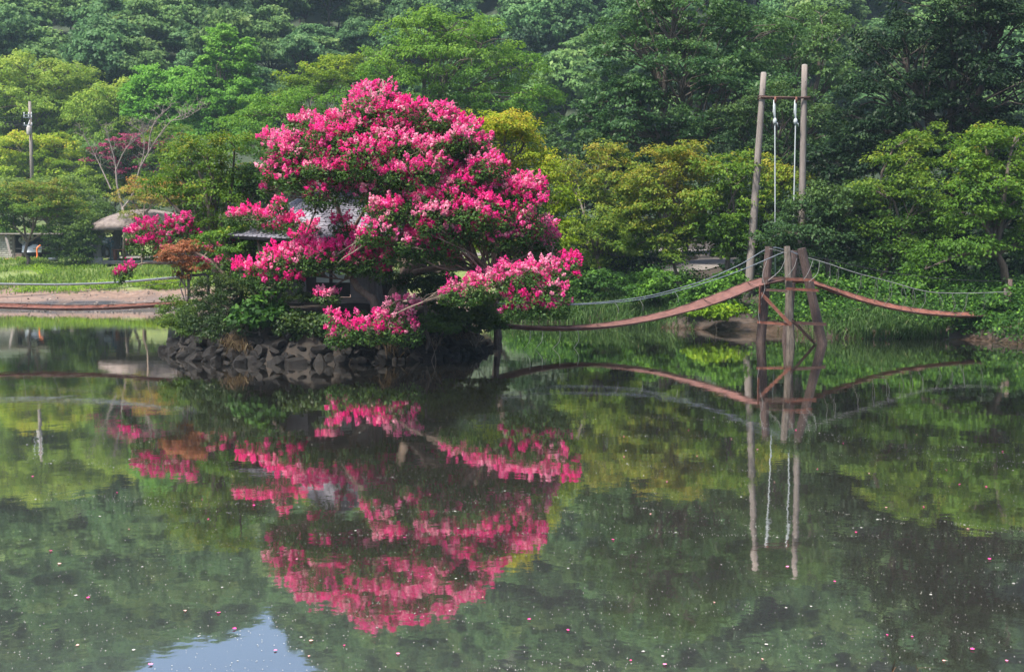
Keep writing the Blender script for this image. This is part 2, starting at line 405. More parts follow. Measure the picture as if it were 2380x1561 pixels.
def build_ground():
    xs = np.concatenate([np.linspace(-520, -70, 46)[:-1], np.linspace(-70, -26, 60)[:-1], np.linspace(-26, 26, 150), np.linspace(26, 70, 60)[1:], np.linspace(70, 520, 46)[1:]])
    ys = np.concatenate([np.linspace(-60, 0, 14)[:-1], np.linspace(0, 100, 240)[:-1], np.linspace(100, 560, 110)])
    XX, YY = np.meshgrid(xs, ys); ZZ = gz(XX, YY)
    nx, ny = len(xs), len(ys)
    V = np.stack([XX, YY, ZZ], -1).reshape(-1, 3)
    i = np.arange(nx * ny).reshape(ny, nx)
    Fq = np.stack([i[:-1, :-1], i[:-1, 1:], i[1:, 1:], i[1:, :-1]], -1).reshape(-1, 4)
    me = bpy.data.meshes.new('ground')
    me.vertices.add(len(V)); me.vertices.foreach_set('co', V.astype(np.float32).ravel())
    me.loops.add(Fq.size); me.loops.foreach_set('vertex_index', Fq.astype(np.int32).ravel())
    me.polygons.add(len(Fq)); me.polygons.foreach_set('loop_start', np.arange(0, Fq.size, 4, dtype=np.int32))
    me.update(calc_edges=True); me.polygons.foreach_set('use_smooth', np.ones(len(Fq), bool))
    me.materials.append(M['ground'])
    tag(link('ground', me), 'brown muddy and grassy banks rising to the wooded hill', kind='structure')
build_ground()
mb = MB()
mb.add([(-75, 2, 0), (60, 2, 0), (60, 75, 0), (-75, 75, 0)], [(0, 1, 2, 3)])
tag(mb.build('water', M['water']), 'still dark pond water mirroring the trees', kind='structure')

def strip(name, pts, width, mat, label, lift=.03):
    mb = MB(); pts = [np.array(p, float) for p in pts]; L_, R_ = [], []
    for i, p in enumerate(pts):
        t = pts[min(i + 1, len(pts) - 1)] - pts[max(i - 1, 0)]; t /= np.linalg.norm(t); nrm = np.array((-t[1], t[0]))
        row = []
        for q in np.linspace(-.5, .5, 7):
            a = p + nrm * width * q; row.append((a[0], a[1], g1(a[0], a[1]) + lift))
        L_.append(row)
    vv = [v for row in L_ for v in row]; ff = []
    for i in range(len(pts) - 1):
        for k in range(6): ff.append((i * 7 + k, i * 7 + k + 1, i * 7 + 8 + k, i * 7 + 7 + k))
    mb.add(vv, ff); return tag(mb.build(name, mat, smooth=True), label, kind='structure')
def curve_pts(ctrl, n):
    c = np.array(ctrl, float); t = np.linspace(0, len(c) - 1, n); i = np.clip(t.astype(int), 0, len(c) - 2); f = (t - i)[:, None]
    p0, p1, p2, p3 = c[np.clip(i - 1, 0, len(c) - 1)], c[i], c[i + 1], c[np.clip(i + 2, 0, len(c) - 1)]
    return .5 * ((2 * p1) + (p2 - p0) * f + (2 * p0 - 5 * p1 + 4 * p2 - p3) * f ** 2 + (3 * p1 - p0 - 3 * p2 + p3) * f ** 3)
strip('path', curve_pts([(7.0, 58.5), (9.5, 61), (12.5, 66), (14, 76), (10, 92), (0, 97)], 60), 3.6, M['path'], 'pale gravel path under the trees behind the swing', .05)
strip('road', curve_pts([(-70, 98), (-40, 92), (-22, 91), (-6, 92), (10, 99)], 70), 5.0, M['path'], 'pale sandy road passing behind the pavilion', .05)

# ------------------------------------------------------------------ foliage generators
def pads_from_lobes(lobes, pr, cov=.8, zmin=-.45, inner=.22):
    out, own = [], []
    for li, l in enumerate(lobes):
        c, r = np.array(l[0]), np.array(l[1])
        n = max(4, int(cov * 4 * (r[0] * r[1] * r[2]) ** (2 / 3) / (pr * pr * .55)))
        d = rng.normal(size=(n * 4, 3)); d = unit(d); d = d[d[:, 2] > zmin][:n]
        k = np.where(rng.random(len(d)) < inner, rng.uniform(.25, .75, len(d)), rng.uniform(.8, 1.05, len(d)))
        out.append(c + d * r * k[:, None]); own += [li] * len(d)
    return np.concatenate(out), np.array(own)
def crown_arrays(pads, prad, centre, K=10, Mn=10, rt=.22, leaf=.12, asp=.6, flat=.42, droop=.25, up=.8, jit=.55, hang=False):
    n = len(pads)
    pr = prad * rng.uniform(.65, 1.3, n)
    d = unit(rng.normal(size=(n, K, 3))); d[..., 2] = np.abs(d[..., 2]) * .9 - .25
    rr = rng.uniform(.35, 1, (n, K, 1)) ** .6
    off = d * rr * pr[:, None, None] * np.array((1, 1, flat))
    off[..., 2] -= droop * (np.hypot(off[..., 0], off[..., 1]) ** 2) / pr[:, None]
    tw = (pads[:, None, :] + off).reshape(-1, 3)
    outw = unit(off.reshape(-1, 3) * np.array((1, 1, 1.2)) + .35 * unit(np.repeat(pads, K, 0) - centre) * pr.mean())
    T = len(tw)
    a = rng.uniform(0, 2 * math.pi, (T, Mn)); q = np.sqrt(rng.random((T, Mn))) * rt
    lo = np.stack([np.cos(a) * q, np.sin(a) * q, rng.normal(size=(T, Mn)) * rt * .22 - droop * q * q / rt * .8], -1)
    c = (tw[:, None, :] + lo).reshape(-1, 3)
    nr = np.repeat(outw, Mn, 0) * .7 + np.array((0, 0, up)) + rng.normal(size=(T * Mn, 3)) * jit
    along = np.repeat(outw, Mn, 0) * np.array((1, 1, .2)) + np.array((0, 0, -.9 if hang else -.3)) + lo.reshape(-1, 3) / rt * .8
    s = leaf * rng.uniform(.6, 1.35, T * Mn)
    V = leaf_quads(c, nr, s, asp, .1, along)
    tint = np.repeat(np.repeat(rng.normal(0, .10, n), K) + rng.normal(0, .08, T), Mn) + rng.normal(0, .10, T * Mn)
    return V, tint
def limb(mb, a, b, r0, r1, bend=.15, n=6, seg=5):
    a, b = np.array(a, float), np.array(b, float); Ld = np.linalg.norm(b - a)
    o1, o2 = rng.normal(size=3) * Ld * bend, rng.normal(size=3) * Ld * bend
    pts = []
    for i in range(seg + 1):
        t = i / seg; w_ = math.sin(math.pi * t)
        pts.append(a + (b - a) * t + o1 * w_ * (1 - t) + o2 * w_ * t + np.array((0, 0, .10 * Ld * w_)))
    mb.tube(pts, [r0 + (r1 - r0) * i / seg for i in range(seg + 1)], n, cap=False)
    return pts
def woody(root, base, fork, lobes, pads, own, r, bark, twigs=1.0, stems=1, n=8, bend=.12):
    mb = MB(); base = np.array(base, float); fork = np.array(fork, float)
    forks = []
    for s in range(stems):
        b0 = base + np.array((rng.normal() * r * 1.6 * (stems > 1), rng.normal() * r * 1.6 * (stems > 1), 0))
        f0 = fork + rng.normal(size=3) * r * (4 if stems > 1 else .5)
        g = b0 - np.array((0, 0, .25))
        pts = [g, b0 + np.array((0, 0, .05))] + [b0 + (f0 - b0) * t + rng.normal(size=3) * np.linalg.norm(f0 - b0) * .035 for t in (.3, .6)] + [f0]
        rs = r / (1 if stems == 1 else 1.5)
        mb.tube(pts, [rs * 1.5, rs * 1.15, rs, rs * .88, rs * .75], n); forks.append(f0)
    for li, l in enumerate(lobes):
        f0 = forks[li % len(forks)]; c = np.array(l[0]) - np.array((0, 0, l[1][2] * .25))
        lp = limb(mb, f0, c, r * .6, r * .22, bend, 6)
        ids = np.where(own == li)[0]
        if twigs < 1: ids = ids[rng.random(len(ids)) < twigs]
        for i in ids:
            s = lp[rng.integers(2, len(lp))]
            limb(mb, s, pads[i] - np.array((0, 0, .05)), r * .16, r * .05, .12, 4, 3)
    v = [tuple(np.array(q) - root_loc(root)) for q in mb.v]; mb.v = v
    return mb.build('trunk', bark, root, smooth=True)
def root_loc(o): return np.array(o.location)

def px_lobes(lobes, Y):
    out = []
    for l in lobes:
        px, py, rx, ry = l[:4]; dy = l[4] if len(l) > 4 else 0; ds = l[5] if len(l) > 5 else .9
        s = S(Y + dy); out.append((P(px, py, Y + dy), (rx * s, max(rx, ry) * s * ds, ry * s)))
    return out
def tree(name, label, bx, Y, lobes, mat, bark='bark', pr=.7, r=.16, fork=None, cov=.8, K=10, Mn=10, rt=.25, leaf=.13, tint0=.45, tint_up=.45,
         asp=.6, flat=.42, droop=.25, up=.8, jit=.55, twigs=.5, stems=1, cat='tree', group=None, zmin=-.45, base_dy=0, hang=False, extra=None, inner=.22, bend=.12):
    lb = px_lobes(lobes, Y)
    if extra: lb += extra
    yb = Y + base_dy
    X = P(bx, 600, yb)[0]; z = g1(X, yb) if pond_distance(X, yb)[0] > 0 else isl_z(X, yb)
    root = thing(name, label, cat, (X, yb, z), group)
    pads, own = pads_from_lobes(lb, pr, cov, zmin, inner)
    cs = np.array([l[0] for l in lb]); cen = cs.mean(0)
    lowest = min(l[0][2] - l[1][2] for l in lb); top = max(l[0][2] + l[1][2] for l in lb)
    if fork is None:
        fk = np.array((X, yb, z)) * .45 + cen * .55; fk[2] = max(z + .8, lowest * .7 + cen[2] * .3) if cat == 'tree' else z + .25 * max(.2, cen[2] - z)
    else: fk = P(fork[0], fork[1], yb)
    woody(root, (X, yb, z), fk, lb, pads, own, r, M[bark], twigs, stems, bend=bend)
    V, t = crown_arrays(pads, pr, cen, K, Mn, rt, leaf, asp, flat, droop, up, jit, hang)
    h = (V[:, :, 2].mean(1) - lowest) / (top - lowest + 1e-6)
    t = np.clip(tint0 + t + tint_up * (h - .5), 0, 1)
    quads('crown', V, M[mat], root, t, root.location)
    return root
def shrub(name, label, px, Y, lobes, mat, leaf=.09, pr=.35, K=8, Mn=9, rt=.16, stems=3, r=.025, cov=1.0, tint0=.5, cat='shrub', group=None, zmin=-.7, up=.5, jit=.7, asp=.65, part='foliage', flat=.7, base_dy=0, twigs=.5, bark='bark', tint_up=.2):
    o = tree(name, label, px, Y, lobes, mat, bark, pr, r, None, cov, K, Mn, rt, leaf, tint0, tint_up, asp, flat, .12, up, jit, twigs, stems, cat, group, zmin, base_dy)
    for c in o.children:
        if c.name.startswith('trunk'): c.name = 'stem'
        if c.name.startswith('crown'): c.name = part
    return o

# ------------------------------------------------------------------ the island
IX, IY, IRX, IRY = P(767, 600, 34.6)[0], 34.6, 4.75, 4.6
def isl_z(x, y):
    q = math.hypot((x - IX) / IRX, (y - IY) / IRY); a = math.atan2(y - IY, x - IX)
    q *= 1 + .03 * math.sin(a * 5) + .02 * math.sin(a * 11 + 1)
    return float(np.interp(q, [0, .62, .78, .9, 1.0, 1.08, 1.2], [1.5, 1.42, 1.2, .75, .12, -.4, -1.5])) + .05 * math.sin(x * 3) * math.sin(y * 2.7)
def build_island():
    mb = MB(); n, rings = 72, [0, .2, .4, .55, .65, .73, .8, .86, .92, .97, 1.02, 1.1, 1.2]
    vv, ff = [(IX, IY, isl_z(IX, IY))], []
    for q in rings[1:]:
        for k in range(n):
            a = 2 * math.pi * k / n; x, y = IX + IRX * q * math.cos(a), IY + IRY * q * math.sin(a); vv.append((x, y, isl_z(x, y)))
    for k in range(n): ff.append((0, 1 + k, 1 + (k + 1) % n))
    for i in range(len(rings) - 2):
        for k in range(n):
            a, b = 1 + i * n, 1 + (i + 1) * n; ff.append((a + k, b + k, b + (k + 1) % n, a + (k + 1) % n))
    mb.add(vv, ff)
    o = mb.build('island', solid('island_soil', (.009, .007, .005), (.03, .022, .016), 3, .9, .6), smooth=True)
    tag(o, 'small round island with a bank of dark stones', kind='structure')
    # boulders of the bank
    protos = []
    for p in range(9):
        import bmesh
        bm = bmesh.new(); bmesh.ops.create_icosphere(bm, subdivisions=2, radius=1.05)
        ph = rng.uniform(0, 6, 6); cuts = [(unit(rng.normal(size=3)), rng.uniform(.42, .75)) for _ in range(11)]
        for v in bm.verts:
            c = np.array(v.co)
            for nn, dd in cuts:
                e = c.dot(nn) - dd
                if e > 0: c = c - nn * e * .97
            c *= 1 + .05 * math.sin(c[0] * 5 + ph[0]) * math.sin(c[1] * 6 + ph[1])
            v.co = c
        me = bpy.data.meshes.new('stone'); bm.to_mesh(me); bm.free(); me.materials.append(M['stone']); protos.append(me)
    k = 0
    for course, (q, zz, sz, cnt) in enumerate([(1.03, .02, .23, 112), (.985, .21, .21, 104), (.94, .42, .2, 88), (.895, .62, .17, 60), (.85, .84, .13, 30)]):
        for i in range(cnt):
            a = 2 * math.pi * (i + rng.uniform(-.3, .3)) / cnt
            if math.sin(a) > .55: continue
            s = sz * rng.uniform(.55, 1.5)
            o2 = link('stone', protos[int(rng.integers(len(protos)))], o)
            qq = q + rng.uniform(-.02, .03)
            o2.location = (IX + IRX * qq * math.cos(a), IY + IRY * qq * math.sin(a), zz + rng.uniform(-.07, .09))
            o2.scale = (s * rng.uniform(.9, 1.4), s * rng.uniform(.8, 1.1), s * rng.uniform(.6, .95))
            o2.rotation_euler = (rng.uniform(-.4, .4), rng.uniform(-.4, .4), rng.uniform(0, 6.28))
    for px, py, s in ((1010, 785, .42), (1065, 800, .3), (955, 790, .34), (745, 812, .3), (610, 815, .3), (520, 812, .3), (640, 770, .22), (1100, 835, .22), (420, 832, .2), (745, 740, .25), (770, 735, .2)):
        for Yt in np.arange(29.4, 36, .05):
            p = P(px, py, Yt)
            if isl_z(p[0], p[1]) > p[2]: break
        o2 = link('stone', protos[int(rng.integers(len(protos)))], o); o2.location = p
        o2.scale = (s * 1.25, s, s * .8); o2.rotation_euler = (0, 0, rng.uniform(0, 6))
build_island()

# ------------------------------------------------------------------ hut on the island
def build_hut():
    Yf = 34.0; cx = P(757, 600, 35.4)[0]; cy = 35.4
    root = thing('hut', 'island hut with a conical slate roof, grey walls and trunk shaped columns', 'hut', (cx, cy, 1.45))
    o0 = np.array((cx, cy, 1.45))
    def B(mb, name, mat, parent=root, smooth=False):
        mb.v = [tuple(np.array(v) - o0) for v in mb.v]; return mb.build(name, mat, parent, smooth)
    # base beam, floor
    zb = P(700, 712, Yf)[2]
    x0, x1 = P(655, 700, Yf)[0], P(868, 700, Yf)[0]
    B(MB().box(((x0 + x1) / 2, Yf + .1, zb + .13), (x1 - x0, .35, .27)), 'base_beam', M['plank_grey'])
    B(MB().box((cx, cy + .1, zb - .02), (3.1, 2.9, .22)), 'floor', M['plank_grey'])
    for fx in (-1.2, 0, 1.2): B(MB().box((cx + fx, Yf + .5, zb - .35), (.3, .3, .5)), 'footing', M['concrete'])
    # walls
    zt = 3.75
    wy = Yf + .35
    def wall(a, b, z0, z1, name='wall_panel', mat='hut_wall'):
        xa, xb = P(a, 650, wy)[0], P(b, 650, wy)[0]
        B(MB().box(((xa + xb) / 2, wy, (z0 + z1) / 2), (xb - xa, .1, z1 - z0)), name, M[mat])
    zs = P(700, 690, wy)[2]
    wall(662, 712, zs - .2, zt); wall(815, 862, zs - .2, zt)
    zw1 = P(700, 657, wy)[2]; zw2 = P(700, 590, wy)[2]
    wall(712, 815, zw2, zt, 'lintel')
    wall(712.5, 814.5, zs - .2, zs - .01, 'sill', 'plank_grey')
    # lower dark doors and pale panes
    wn = thing_part('window', root)
    for a, b, c_, d_, nm, mt in ((734, 766, 624, 656.5, 'pane', 'window_film'), (772, 813, 624, 656.5, 'pane', 'window_film'), (714, 762, 660, 690, 'dark_panel', 'dark_wood'), (765, 813, 660, 690, 'dark_panel', 'dark_wood')):
        p, q = P(a, d_, wy), P(b, c_, wy)
        B(MB().box(((p[0] + q[0]) / 2, wy + .03, (p[2] + q[2]) / 2), (q[0] - p[0], .04, q[2] - p[2])), nm, M[mt], wn)
    for a, b, c_, d_ in ((712, 734.4, 590, 692), (765.6, 772.4, 590, 660.4), (734, 813, 656.6, 661), (762.3, 765.2, 661, 690), (734, 766, 618, 624), (772, 813, 618, 624)):
        p, q = P(a, d_, wy), P(b, c_, wy)
        B(MB().box(((p[0] + q[0]) / 2, wy + .005, (p[2] + q[2]) / 2), (q[0] - p[0] - .003, .07, q[2] - p[2])), 'frame', M['dark_wood'], wn)
    # side and back walls
    B(MB().box((cx - 1.35, cy + .2, (zs + zt) / 2), (.12, 2.0, zt - zs)), 'side_wall', M['hut_wall'])
    B(MB().box((cx + 1.35, cy + .2, (zs + zt) / 2), (.12, 2.0, zt - zs)), 'side_wall', M['hut_wall'])
    B(MB().box((cx, cy + 1.25, (zs + zt) / 2), (2.6, .12, zt - zs)), 'back_wall', M['hut_wall'])
    # trunk shaped columns
    for bx, tx, dy, rr in ((628, 650, -1.45, .30), (872, 866, -1.4, .25), (905, 888, .2, .27), (640, 655, 1.5, .28), (880, 870, 1.6, .28)):
        b, t = P(bx, 700, cy + dy), P(tx, 580, cy + dy)
        pts = [(b[0] + (t[0] - b[0]) * q, cy + dy, 1.05 + (zt - 1.05 + .05) * q) for q in (0, .12, .3, .55, .8, 1)]
        B(MB().tube(pts, [rr * 1.5, rr * 1.25, rr, rr * .85, rr * .82, rr * .95], 12), 'column', M['faux_wood'], smooth=True)
    # roof shell and slates
    ZE, ZA, AX, AY = 3.50, 5.62, 3.5, 3.1
    ax_, ay_ = P(785, 425, cy)[0], cy
    def surf(a, t, lift=0.0):
        wv = 1 + .05 * math.sin(a * 3 + .5) + .03 * math.sin(a * 7)
        k = t
        x = ax_ * (1 - k) + cx * k + AX * wv * t * math.cos(a); y = cy + AY * wv * t * math.sin(a)
        z = ZE + (ZA - ZE) * (1 - t) ** 1.32 + .05 * math.sin(a * 4 + t * 5) * t
        if t < .12: z -= (0.12 - t) ** 2 * 9
        return np.array((x, y, z + lift)) - o0
    mb = MB(); n, m = 48, 14; vv, ff = [], []
    for j in range(m + 1):
        for i in range(n): vv.append(surf(2 * math.pi * i / n, max(j / m, .004)))
    for j in range(m):
        for i in range(n): ff.append((j * n + i, (j + 1) * n + i, (j + 1) * n + (i + 1) % n, j * n + (i + 1) % n))
    k = len(vv)
    for i in range(n): vv.append(surf(2 * math.pi * i / n, .985) - np.array((0, 0, .10)))
    for i in range(n): vv.append(surf(2 * math.pi * i / n, .4) - np.array((0, 0, .45)))
    for i in range(n):
        ff.append((m * n + i, k + i, k + (i + 1) % n, m * n + (i + 1) % n)); ff.append((k + i, k + n + i, k + n + (i + 1) % n, k + (i + 1) % n))
    ff.append(tuple(range(k + n, k + 2 * n)))
    roof = mb.add(vv, ff).build('roof', M['mortar'], root)
    rows = 31; pieces = []
    for j in range(rows):
        t0, t1 = .03 + .97 * j / rows, .03 + .97 * (j + 1) / rows
        cnt = max(6, int(2 * math.pi * AX * .92 * (t0 + t1) / 2 / .165)); o_ = rng.random()
        for i in range(cnt):
            a0, a1 = 2 * math.pi * (i + o_) / cnt, 2 * math.pi * (i + 1 + o_) / cnt; am, tm = (a0 + a1) / 2, (t0 + t1) / 2
            g = .075; ring = []
            for ua, ut in ((-.5, -.36), (-.12, -.5), (.32, -.48), (.5, -.1), (.46, .38), (.1, .5), (-.36, .46), (-.5, .05)):
                ua = ua * (1 - g * 1.5) + rng.uniform(-.13, .13); ut = ut * (1 - g * 1.5) + rng.uniform(-.13, .13)
                ring.append((am + (a1 - a0) * ua, max(tm + (t1 - t0) * ut, .006)))
            lf = .028 + rng.uniform(-.008, .01)
            top = [surf(a, t, lf) for a, t in ring]; bot = [surf(a, t, -.004) for a, t in ring]
            pieces.append((am % (2 * math.pi), tm, top, bot))
    # the pieces that face the camera and the open left flank are laid singly
    pieces.sort(key=lambda p: (abs(((p[0] - R(212) + math.pi) % (2 * math.pi)) - math.pi)))
    def slab(mb, top, bot):
        nn = len(top); mb.add(list(top) + list(bot), [tuple(range(nn))] + [(i, nn + i, nn + (i + 1) % nn, (i + 1) % nn) for i in range(nn)])
    for p in pieces[:300]:
        c = np.mean(p[2], 0); mb = MB(); slab(mb, [v - c for v in p[2]], [v - c for v in p[3]])
        o = mb.build('slate', M['slate'], roof); o.location = c
    mb = MB()
    for p in pieces[300:]: slab(mb, p[2], p[3])
    tag(mb.build('slate_covering', M['slate'], roof), kind='stuff')
def thing_part(name, parent):
    o = bpy.data.objects.new(name, None); C.objects.link(o); o.parent = parent; return o
build_hut()

# ------------------------------------------------------------------ crape myrtles
def petals(centres, axis, length, width, n, tint):
    N = len(centres)
    h = rng.random((N, n)); a = rng.uniform(0, 2 * math.pi, (N, n))
    prof = np.sin(np.clip(h * 1.05 + .08, 0, 1) * math.pi) ** .7 * (1 - .25 * h)
    q = prof * np.sqrt(rng.uniform(.25, 1, (N, n))) * width[:, None]
    ax = unit(axis); t = unit(np.cross(ax, np.array((.3, .9, .2)))); b = np.cross(ax, t)
    c = centres[:, None] + ax[:, None] * (h * length[:, None])[..., None] + (np.cos(a) * q)[..., None] * t[:, None] + (np.sin(a) * q)[..., None] * b[:, None]
    out = (np.cos(a))[..., None] * t[:, None] + (np.sin(a))[..., None] * b[:, None] + ax[:, None] * .35
    c = c.reshape(-1, 3); nr = out.reshape(-1, 3) + rng.normal(size=(N * n, 3)) * .6
    V = leaf_quads(c, nr, rng.uniform(.034, .062, N * n), .95, .22)
    ti = np.repeat(tint, n) + rng.normal(0, .10, N * n)
    return V, np.clip(ti, 0, 1)
def myrtle(name, label, base_px, Y, pads_px, stems, crown=None, back=True, r=.16, density=1.0, fade=None, far=False):
    X = P(base_px, 600, Y)[0]; z = isl_z(X, Y)
    root = thing(name, label, 'tree', (X, Y, z))
    o0 = np.array((X, Y, z)); pads, rad, fd = [], [], []
    for p in pads_px:
        px, py, rx, ry = p[:4]; dy = p[4] if len(p) > 4 else None
        if dy is None:
            q = min(1, ((px - crown[0]) / crown[2]) ** 2 + ((py - crown[1]) / crown[3]) ** 2)
            dy = -crown[4] * math.sqrt(1 - q) * (1 + .2 * max(0, min(1, (py - 400) / 150))) + rng.uniform(-.5, .5)
            if back and q < .9 and rx > 24 and rng.random() < .6:
                y2 = Y - dy * .8 + rng.uniform(-.4, .4); s = S(y2)
                pads.append(P(px + rng.uniform(-40, 40), py + rng.uniform(-25, 25), y2)); rad.append((rx * s, rx * s * .9, ry * s)); fd.append(.5)
        s = S(Y + dy); pads.append(P(px, py, Y + dy)); rad.append((rx * s, rx * s * .85, ry * s)); fd.append(p[5] if len(p) > 5 else float(rng.random() < .45) * rng.uniform(.2, 1))
    pads, rad, fd = np.array(pads), np.array(rad) * np.array((1.12, 1.12, 1.4)), np.array(fd)
    # limbs
    mb = MB(); tips = []
    for st in stems:
        pts = [P(a, b, Y + d) for a, b, d in st[0]]
        pts = curve_pts(pts, 14); rr = np.linspace(st[1], st[2], 14) * (1 + .10 * np.sin(np.arange(14) * 1.7))
        mb.tube(pts, list(rr), 8); tips += [(pts[i], rr[i]) for i in range(5, 14)]
    tp = np.array([t[0] for t in tips])
    for i in range(len(pads)):
        low = pads[i] - np.array((0, 0, rad[i][2] * .8))
        dist = np.linalg.norm((tp - low) * np.array((1, 1, 1.4)), axis=1) + np.where(tp[:, 2] > low[2] + .2, 2, 0)
        j = int(np.argmin(dist)); r0 = min(.06, tips[j][1] * .6)
        lp = limb(mb, tp[j], low, max(r0, .028), .014, .14, 5, 6)
        for k in range(6):
            e = pads[i] + unit(rng.normal(size=3)) * rad[i] * np.array((.8, .8, .5)); limb(mb, lp[rng.integers(3, 7)], e, .013, .005, .1, 4, 3)
    mb.v = [tuple(np.array(v) - o0) for v in mb.v]
    mb.build('trunk', M['bark_pale'], root, smooth=True)
    # leaves
    LV, LT, FV, FT = [], [], [], []
    for i in range(len(pads)):
        area = rad[i][0] * (rad[i][2] + .25)
        n = int(900 * density * area / .2 * .48)
        d = unit(rng.normal(size=(n, 3))); k = rng.uniform(.3, 1.0, (n, 1)) ** .5
        cl = unit(rng.normal(size=(26, 3))); d = unit(d + cl[rng.integers(0, 26, n)] * 1.1)
        c = pads[i] + d * k * (rad[i] * np.array((1.08, 1.08, .95)) + .07) - np.array((0, 0, rad[i][2] * .45 + .06))
        LV.append(leaf_quads(c, d * .6 + np.array((0, 0, .7)) + rng.normal(size=(n, 3)) * .6, rng.uniform(.06, .115, n), .55, .12))
        LT.append(np.clip(.45 + rng.normal(0, .17, n), 0, 1))
        m = max(3, int(27 * density * area / .2))
        d = unit(rng.normal(size=(m * 3, 3))); d = d[(d[:, 2] > -.35)][:m]
        base = pads[i] + d * rad[i] * rng.uniform(.45, 1.08, (len(d), 1))
        axd = d * np.array((.8, .8, .5)) + np.array((0, 0, .75)) + rng.normal(size=d.shape) * .25
        big = rng.uniform(.45, 1.2, len(d)) ** 1.2
        V, T = petals(base, axd, .19 * big, .088 * big, 34, .42 + .38 * fd[i] + np.abs(rng.normal(0, .3, len(d))) - .10)
        FV.append(V); FT.append(T)
    quads('crown', np.concatenate(LV), M['myrtle_leaf'], root, np.concatenate(LT), o0)
    quads('blossom', np.concatenate(FV), M['blossom'], root, np.concatenate(FT), o0)
    return root

main_pads = [(842, 214, 22, 16), (862, 205, 12, 10), (852, 240, 42, 20), (900, 262, 48, 20), (962, 250, 22, 14), (1000, 276, 48, 22), (848, 268, 40, 16, None, .5),
    (775, 290, 45, 20), (715, 288, 40, 16, None, .7), (830, 310, 55, 20), (905, 312, 50, 22), (1065, 296, 48, 22), (1040, 270, 28, 12, None, .6), (1100, 322, 42, 22, None, .6),
    (708, 332, 58, 18, None, .6), (655, 345, 38, 16, None, .8), (775, 345, 50, 18), (860, 352, 52, 20), (945, 340, 55, 22), (1015, 345, 50, 24), (1090, 362, 46, 22, None, .6), (1128, 378, 34, 22, None, .7),
    (630, 388, 28, 16, None, .8), (690, 375, 46, 15), (760, 384, 46, 16), (690, 405, 34, 14), (830, 392, 46, 15), (900, 388, 50, 20), (965, 396, 52, 20), (1025, 388, 46, 20), (635, 415, 20, 12),
    (668, 412, 24, 12), (1140, 412, 32, 20), (1085, 400, 40, 16), (800, 425, 24, 22), (862, 448, 34, 26), (755, 440, 40, 18), (915, 430, 46, 16),
    (965, 442, 48, 18), (1015, 450, 46, 18), (1060, 430, 36, 18), (1112, 448, 36, 22), (1162, 448, 38, 22), (1205, 436, 38, 18, None, .6), (1245, 425, 24, 16, None, .6), (1255, 450, 16, 16),
    (955, 480, 46, 18, None, .9), (900, 492, 32, 24), (1005, 495, 46, 18, None, .9), (1050, 475, 52, 18), (1095, 495, 50, 20), (1155, 486, 46, 22), (1225, 475, 36, 20),
    (880, 530, 38, 18), (940, 545, 42, 18), (1000, 535, 46, 16), (1062, 518, 46, 18), (1125, 532, 48, 18), (1185, 522, 42, 22), (1235, 515, 34, 20), (1262, 545, 30, 22),
    (1180, 565, 46, 16, None, .7), (1230, 572, 38, 20), (1275, 560, 24, 24),
    (985, 570, 40, 16), (935, 582, 34, 16), (1040, 560, 34, 14), (1040, 590, 20, 9),
    (1200, 632, 52, 20, -3.6), (1258, 630, 46, 24, -3.6), (1312, 632, 34, 28, -3.4), (1278, 680, 40, 22, -3.8), (1210, 690, 36, 20, -3.9), (1085, 668, 46, 18, -3.8, .7), (1145, 650, 42, 18, -3.8, .8), (1325, 605, 22, 14, -3.2), (1245, 715, 30, 13, -3.8), (1050, 680, 24, 12, -3.8, .8), (1300, 710, 20, 12, -3.6), (1190, 720, 20, 10, -3.9),
    (800, 758, 36, 20, -3.4), (860, 756, 44, 20, -3.4), (918, 738, 40, 22, -3.2), (935, 705, 30, 12, -3.0), (950, 762, 28, 20, -3.2), (785, 785, 22, 9, -3.5), (770, 735, 18, 10, -3.3), (910, 772, 30, 10, -3.4)]
_extra = []
for p in list(main_pads):
    if p[1] < 600 and len(p) < 5 or (len(p) > 5 and p[4] is None):
        for q in range(2):
            x_, y_ = p[0] + rng.uniform(-46, 46), p[1] + rng.uniform(-26, 26)
            if 640 < x_ < 850 and 405 < y_ < 570 or ((x_ - 940) / 350) ** 2 + ((y_ - 470) / 265) ** 2 > 1: continue
            _extra.append((x_, y_, p[2] * rng.uniform(.35, .6), p[3] * rng.uniform(.45, .8), None, float(rng.random() < .6) * rng.uniform(.3, 1)))
main_pads += _extra
main_stems = [([(915, 705, -.6), (925, 668, -.5), (945, 640, -.4), (975, 600, -.3), (1010, 540, -.2), (1030, 470, 0), (1020, 400, .2), (990, 330, .2)], .22, .05),
    ([(925, 690, -.3), (940, 650, 0), (935, 600, .4), (900, 500, .3), (870, 420, .2), (855, 330, .2), (852, 250, .2)], .19, .04),
    ([(872, 722, -1.4), (868, 695, -1.5), (835, 672, -1.3), (818, 640, -.7), (805, 560, .2), (780, 470, .3), (730, 400, 0), (690, 350, -.4)], .14, .03),
    ([(985, 590, -.3), (1050, 560, -.5), (1110, 545, -.6), (1170, 500, -.4), (1215, 460, -.2)], .09, .03),
    ([(950, 638, -.4), (1020, 622, -1.0), (1090, 625, -1.7), (1170, 650, -3.2), (1260, 665, -3.5), (1300, 655, -3.3)], .10, .03),
    ([(905, 715, -.9), (895, 735, -2.0), (880, 750, -2.9), (850, 765, -3.3), (810, 770, -3.4)], .08, .025),
    ([(1030, 480, 0), (1080, 420, -.2), (1100, 350, 0), (1090, 310, .2)], .07, .025),
    ([(804, 560, .1), (840, 500, -.3), (862, 460, -.6)], .06, .025), ([(818, 640, -1.5), (780, 625, -1.8), (735, 640, -2.0)], .05, .02)]
MY = 32.6
